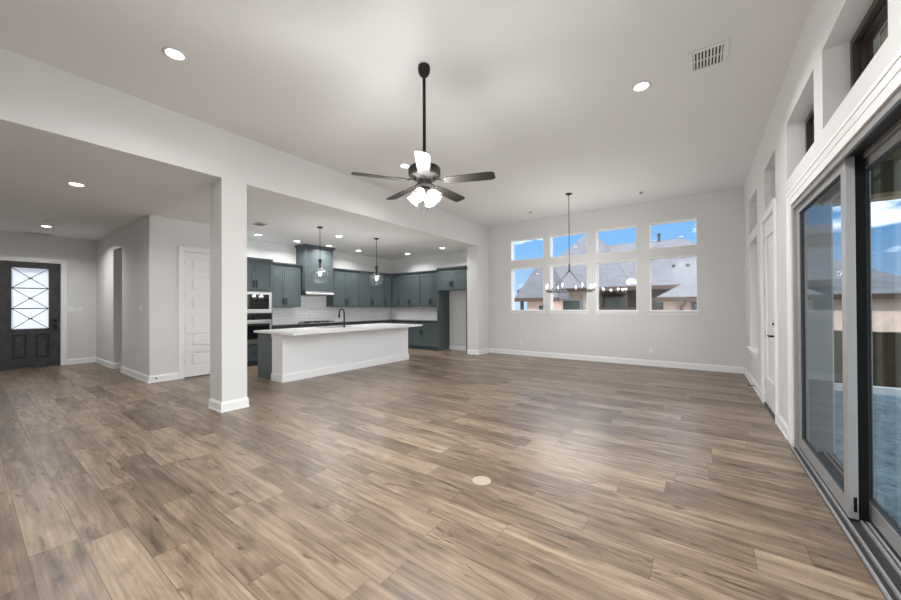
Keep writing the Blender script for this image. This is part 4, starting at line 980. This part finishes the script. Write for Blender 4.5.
# ------------------------------------------------------------------ ceiling vents, detectors, plates
def grille(name, x0, x1, y0_, y1_, z, label, m='plastic_white', slats=9, split=True):
    o = empty(name, ((x0+x1)/2, (y0_+y1_)/2, z), label, 'air vent'); org = o.location.copy()
    f = MB(org); b = 0.035
    f.box(x0, x1, y0_, y0_+b, z-0.012, z-0.001, 0.003); f.box(x0, x1, y1_-b, y1_, z-0.012, z-0.001, 0.003); f.box(x0, x0+b, y0_+b, y1_-b, z-0.012, z-0.001); f.box(x1-b, x1, y0_+b, y1_-b, z-0.012, z-0.001)
    if split: f.box(x0+b, x1-b, (y0_+y1_)/2-0.006, (y0_+y1_)/2+0.006, z-0.010, z-0.002)
    f.build('frame', m, o)
    MB(org).box(x0+b, x1-b, y0_+b, y1_-b, z-0.0025, z-0.001).build('backing', 'vent_dark', o)
    s = MB(org)
    for i in range(slats):
        xc = x0+b+(x1-x0-2*b)*(i+0.5)/slats; t = 0.35*(x1-x0-2*b)/slats
        s.prism([(xc-t, z-0.003), (xc-t+0.002, z-0.003), (xc+t*0.4+0.002, z-0.014), (xc+t*0.4, z-0.014)], 1, y0_+b+0.001, y1_-b-0.001)
    s.build('slat', m, o); return o
grille('air_vent', -0.075, 0.225, 3.90, 4.25, ZC, 'large white louvred air vent in the high ceiling', slats=9)
grille('air_vent', -7.4, -7.06, 3.40, 3.62, ZK, 'white louvred air vent in the kitchen ceiling beside the column', slats=8)
grille('air_vent', -12.2, -12.0, 0.75, 1.25, ZK, 'long grey air vent in the entry ceiling above the front door', slats=4, split=False)
o = empty('smoke_detector', (-10.2, 1.0, ZK), 'round white smoke detector on the entry ceiling', 'smoke detector'); org = o.location.copy()
MB(org).lathe([(0.068, -0.001), (0.07, -0.012), (0.06, -0.034), (0.03, -0.042), (0.01, -0.043)], org, 24).build('body', 'plastic_white', o)
MB(org).lathe([(0.045, -0.0375), (0.045, -0.0405)], org, 20).build('grille_ring', 'alu', o)

def plate(name, face, u, z, label, cat, kind, wd=0.075, h=0.118, group=None):
    """face: ('x', pos, sign) or ('y', pos, sign): wall face and direction it looks"""
    ax, pos, sg = face
    loc = (pos, u, z) if ax == 'x' else (u, pos, z)
    o = empty(name, loc, label, cat, group); org = o.location.copy()
    def bx(a0, a1, b0, b1, t0, t1, bev=0):
        m_ = MB(org); p, q = pos+sg*t0, pos+sg*t1
        if ax == 'x': m_.box(p, q, u+a0, u+a1, z+b0, z+b1, bev)
        else: m_.box(u+a0, u+a1, p, q, z+b0, z+b1, bev)
        return m_
    bx(-wd/2, wd/2, -h/2, h/2, 0.0008, 0.006, 0.002).build('cover_plate', 'plastic_white', o)
    if kind == 'switch':
        n = max(1, round(wd/0.06)-0) if wd > 0.1 else 1
        for i in range(n):
            c = (i-(n-1)/2)*0.046; bx(c-0.016, c+0.016, -0.033, 0.033, 0.0062, 0.0095, 0.001).build('rocker', 'door_white', o)
    elif kind == 'outlet':
        for c in (-0.02, 0.02):
            r_ = bx(-0.017, 0.017, c-0.014, c+0.014, 0.0062, 0.008, 0.001).build('socket', 'door_white', o)
            s_ = bx(-0.008, -0.005, c-0.005, c+0.006, 0.0081, 0.0085); s_.build('slot', 'vent_dark', r_)
            bx(0.005, 0.008, c-0.005, c+0.006, 0.0081, 0.0085).build('slot', 'vent_dark', r_)
    return o
OG = 'wall outlets'; SG = 'light switches'
FARF = ('y', YF, -1); RF = ('x', XR, -1); HF = ('y', YH, -1); EF = ('x', XD, 1)
plate('wall_outlet', FARF, -0.905, 0.36, 'white outlet low on the far wall under the window nearest the glass doors', 'outlet', 'outlet', group=OG)
plate('wall_outlet', FARF, -4.05, 0.36, 'white outlet low on the far wall under the window nearest the pier', 'outlet', 'outlet', group=OG)
plate('wall_outlet', RF, 5.04, 0.37, 'white outlet low on the side wall beside the sliding door', 'outlet', 'outlet', group=OG)
plate('wall_outlet', HF, -8.75, 0.37, 'white outlet low on the wall between hallway opening and corner', 'outlet', 'outlet', group=OG)
plate('wall_outlet', HF, -11.6, 0.37, 'white outlet low on the wall between front door and hallway opening', 'outlet', 'outlet', group=OG)
plate('light_switch', RF, 5.24, 1.33, 'white light switch between back door and sliding door', 'light switch', 'switch', group=SG)
plate('light_switch', HF, -8.62, 1.36, 'white double light switch on the wall near the corner by the pantry door', 'light switch', 'switch', 0.118, 0.118, group=SG)
plate('light_switch', EF, 1.54, 1.335, 'white light switch on the entry wall right next to the front door casing', 'light switch', 'switch', 0.118, group=SG)
plate('light_switch', EF, 1.68, 1.335, 'white light switch on the entry wall, second plate from the front door', 'light switch', 'switch', 0.118, group=SG)
plate('wall_outlet', FARF, -5.62, 1.10, 'white outlet at the back of the fridge alcove', 'outlet', 'outlet', group=OG)
o = empty('thermostat', (XR, 8.82, 2.02), 'small white control box on the side wall close to the far corner', 'thermostat'); org = o.location.copy()
MB(org).box(XR-0.026, XR-0.0008, 8.765, 8.875, 1.965, 2.075, 0.004).build('housing', 'plastic_white', o)
MB(org).box(XR-0.0275, XR-0.0262, 8.785, 8.855, 2.01, 2.055).build('display', 'alu', o)
# floor outlet
o = empty('floor_outlet', (-1.395, 2.355, 0.0), 'round pale cover plate set in the plank floor', 'floor outlet'); org = o.location.copy()
MB(org).lathe([(0.066, 0.006), (0.072, 0.003), (0.074, 0.0008)], org, 30).build('cover_plate', 'outlet_beige' if 'outlet_beige' in M else mat('outlet_beige', (0.38, 0.32, 0.265), 0.5).name, o)
MB(org).lathe([(0.035, 0.0072), (0.037, 0.0062)], org, 24).build('cap', 'outlet_beige', o)
# door stops on the baseboards
def doorstop(loc, d, label):
    o = empty('door_stop', loc, label, 'door stop', 'door stops'); org = o.location.copy(); d = Vector(d); p = Vector(loc)
    MB(org).tube(p, p+d*0.07, 0.006, 8).build('spring', 'bronze', o); MB(org).tube(p+d*0.0705, p+d*0.085, 0.010, 10).build('tip', 'rubber', o)
doorstop((XR-0.0175, 7.35, 0.07), (-1, 0, 0), 'dark spring door stop on the baseboard below the tall side window')
doorstop((XP+0.0175, 2.05, 0.085), (1, 0, 0), 'dark spring door stop on the baseboard corner by the pantry door')
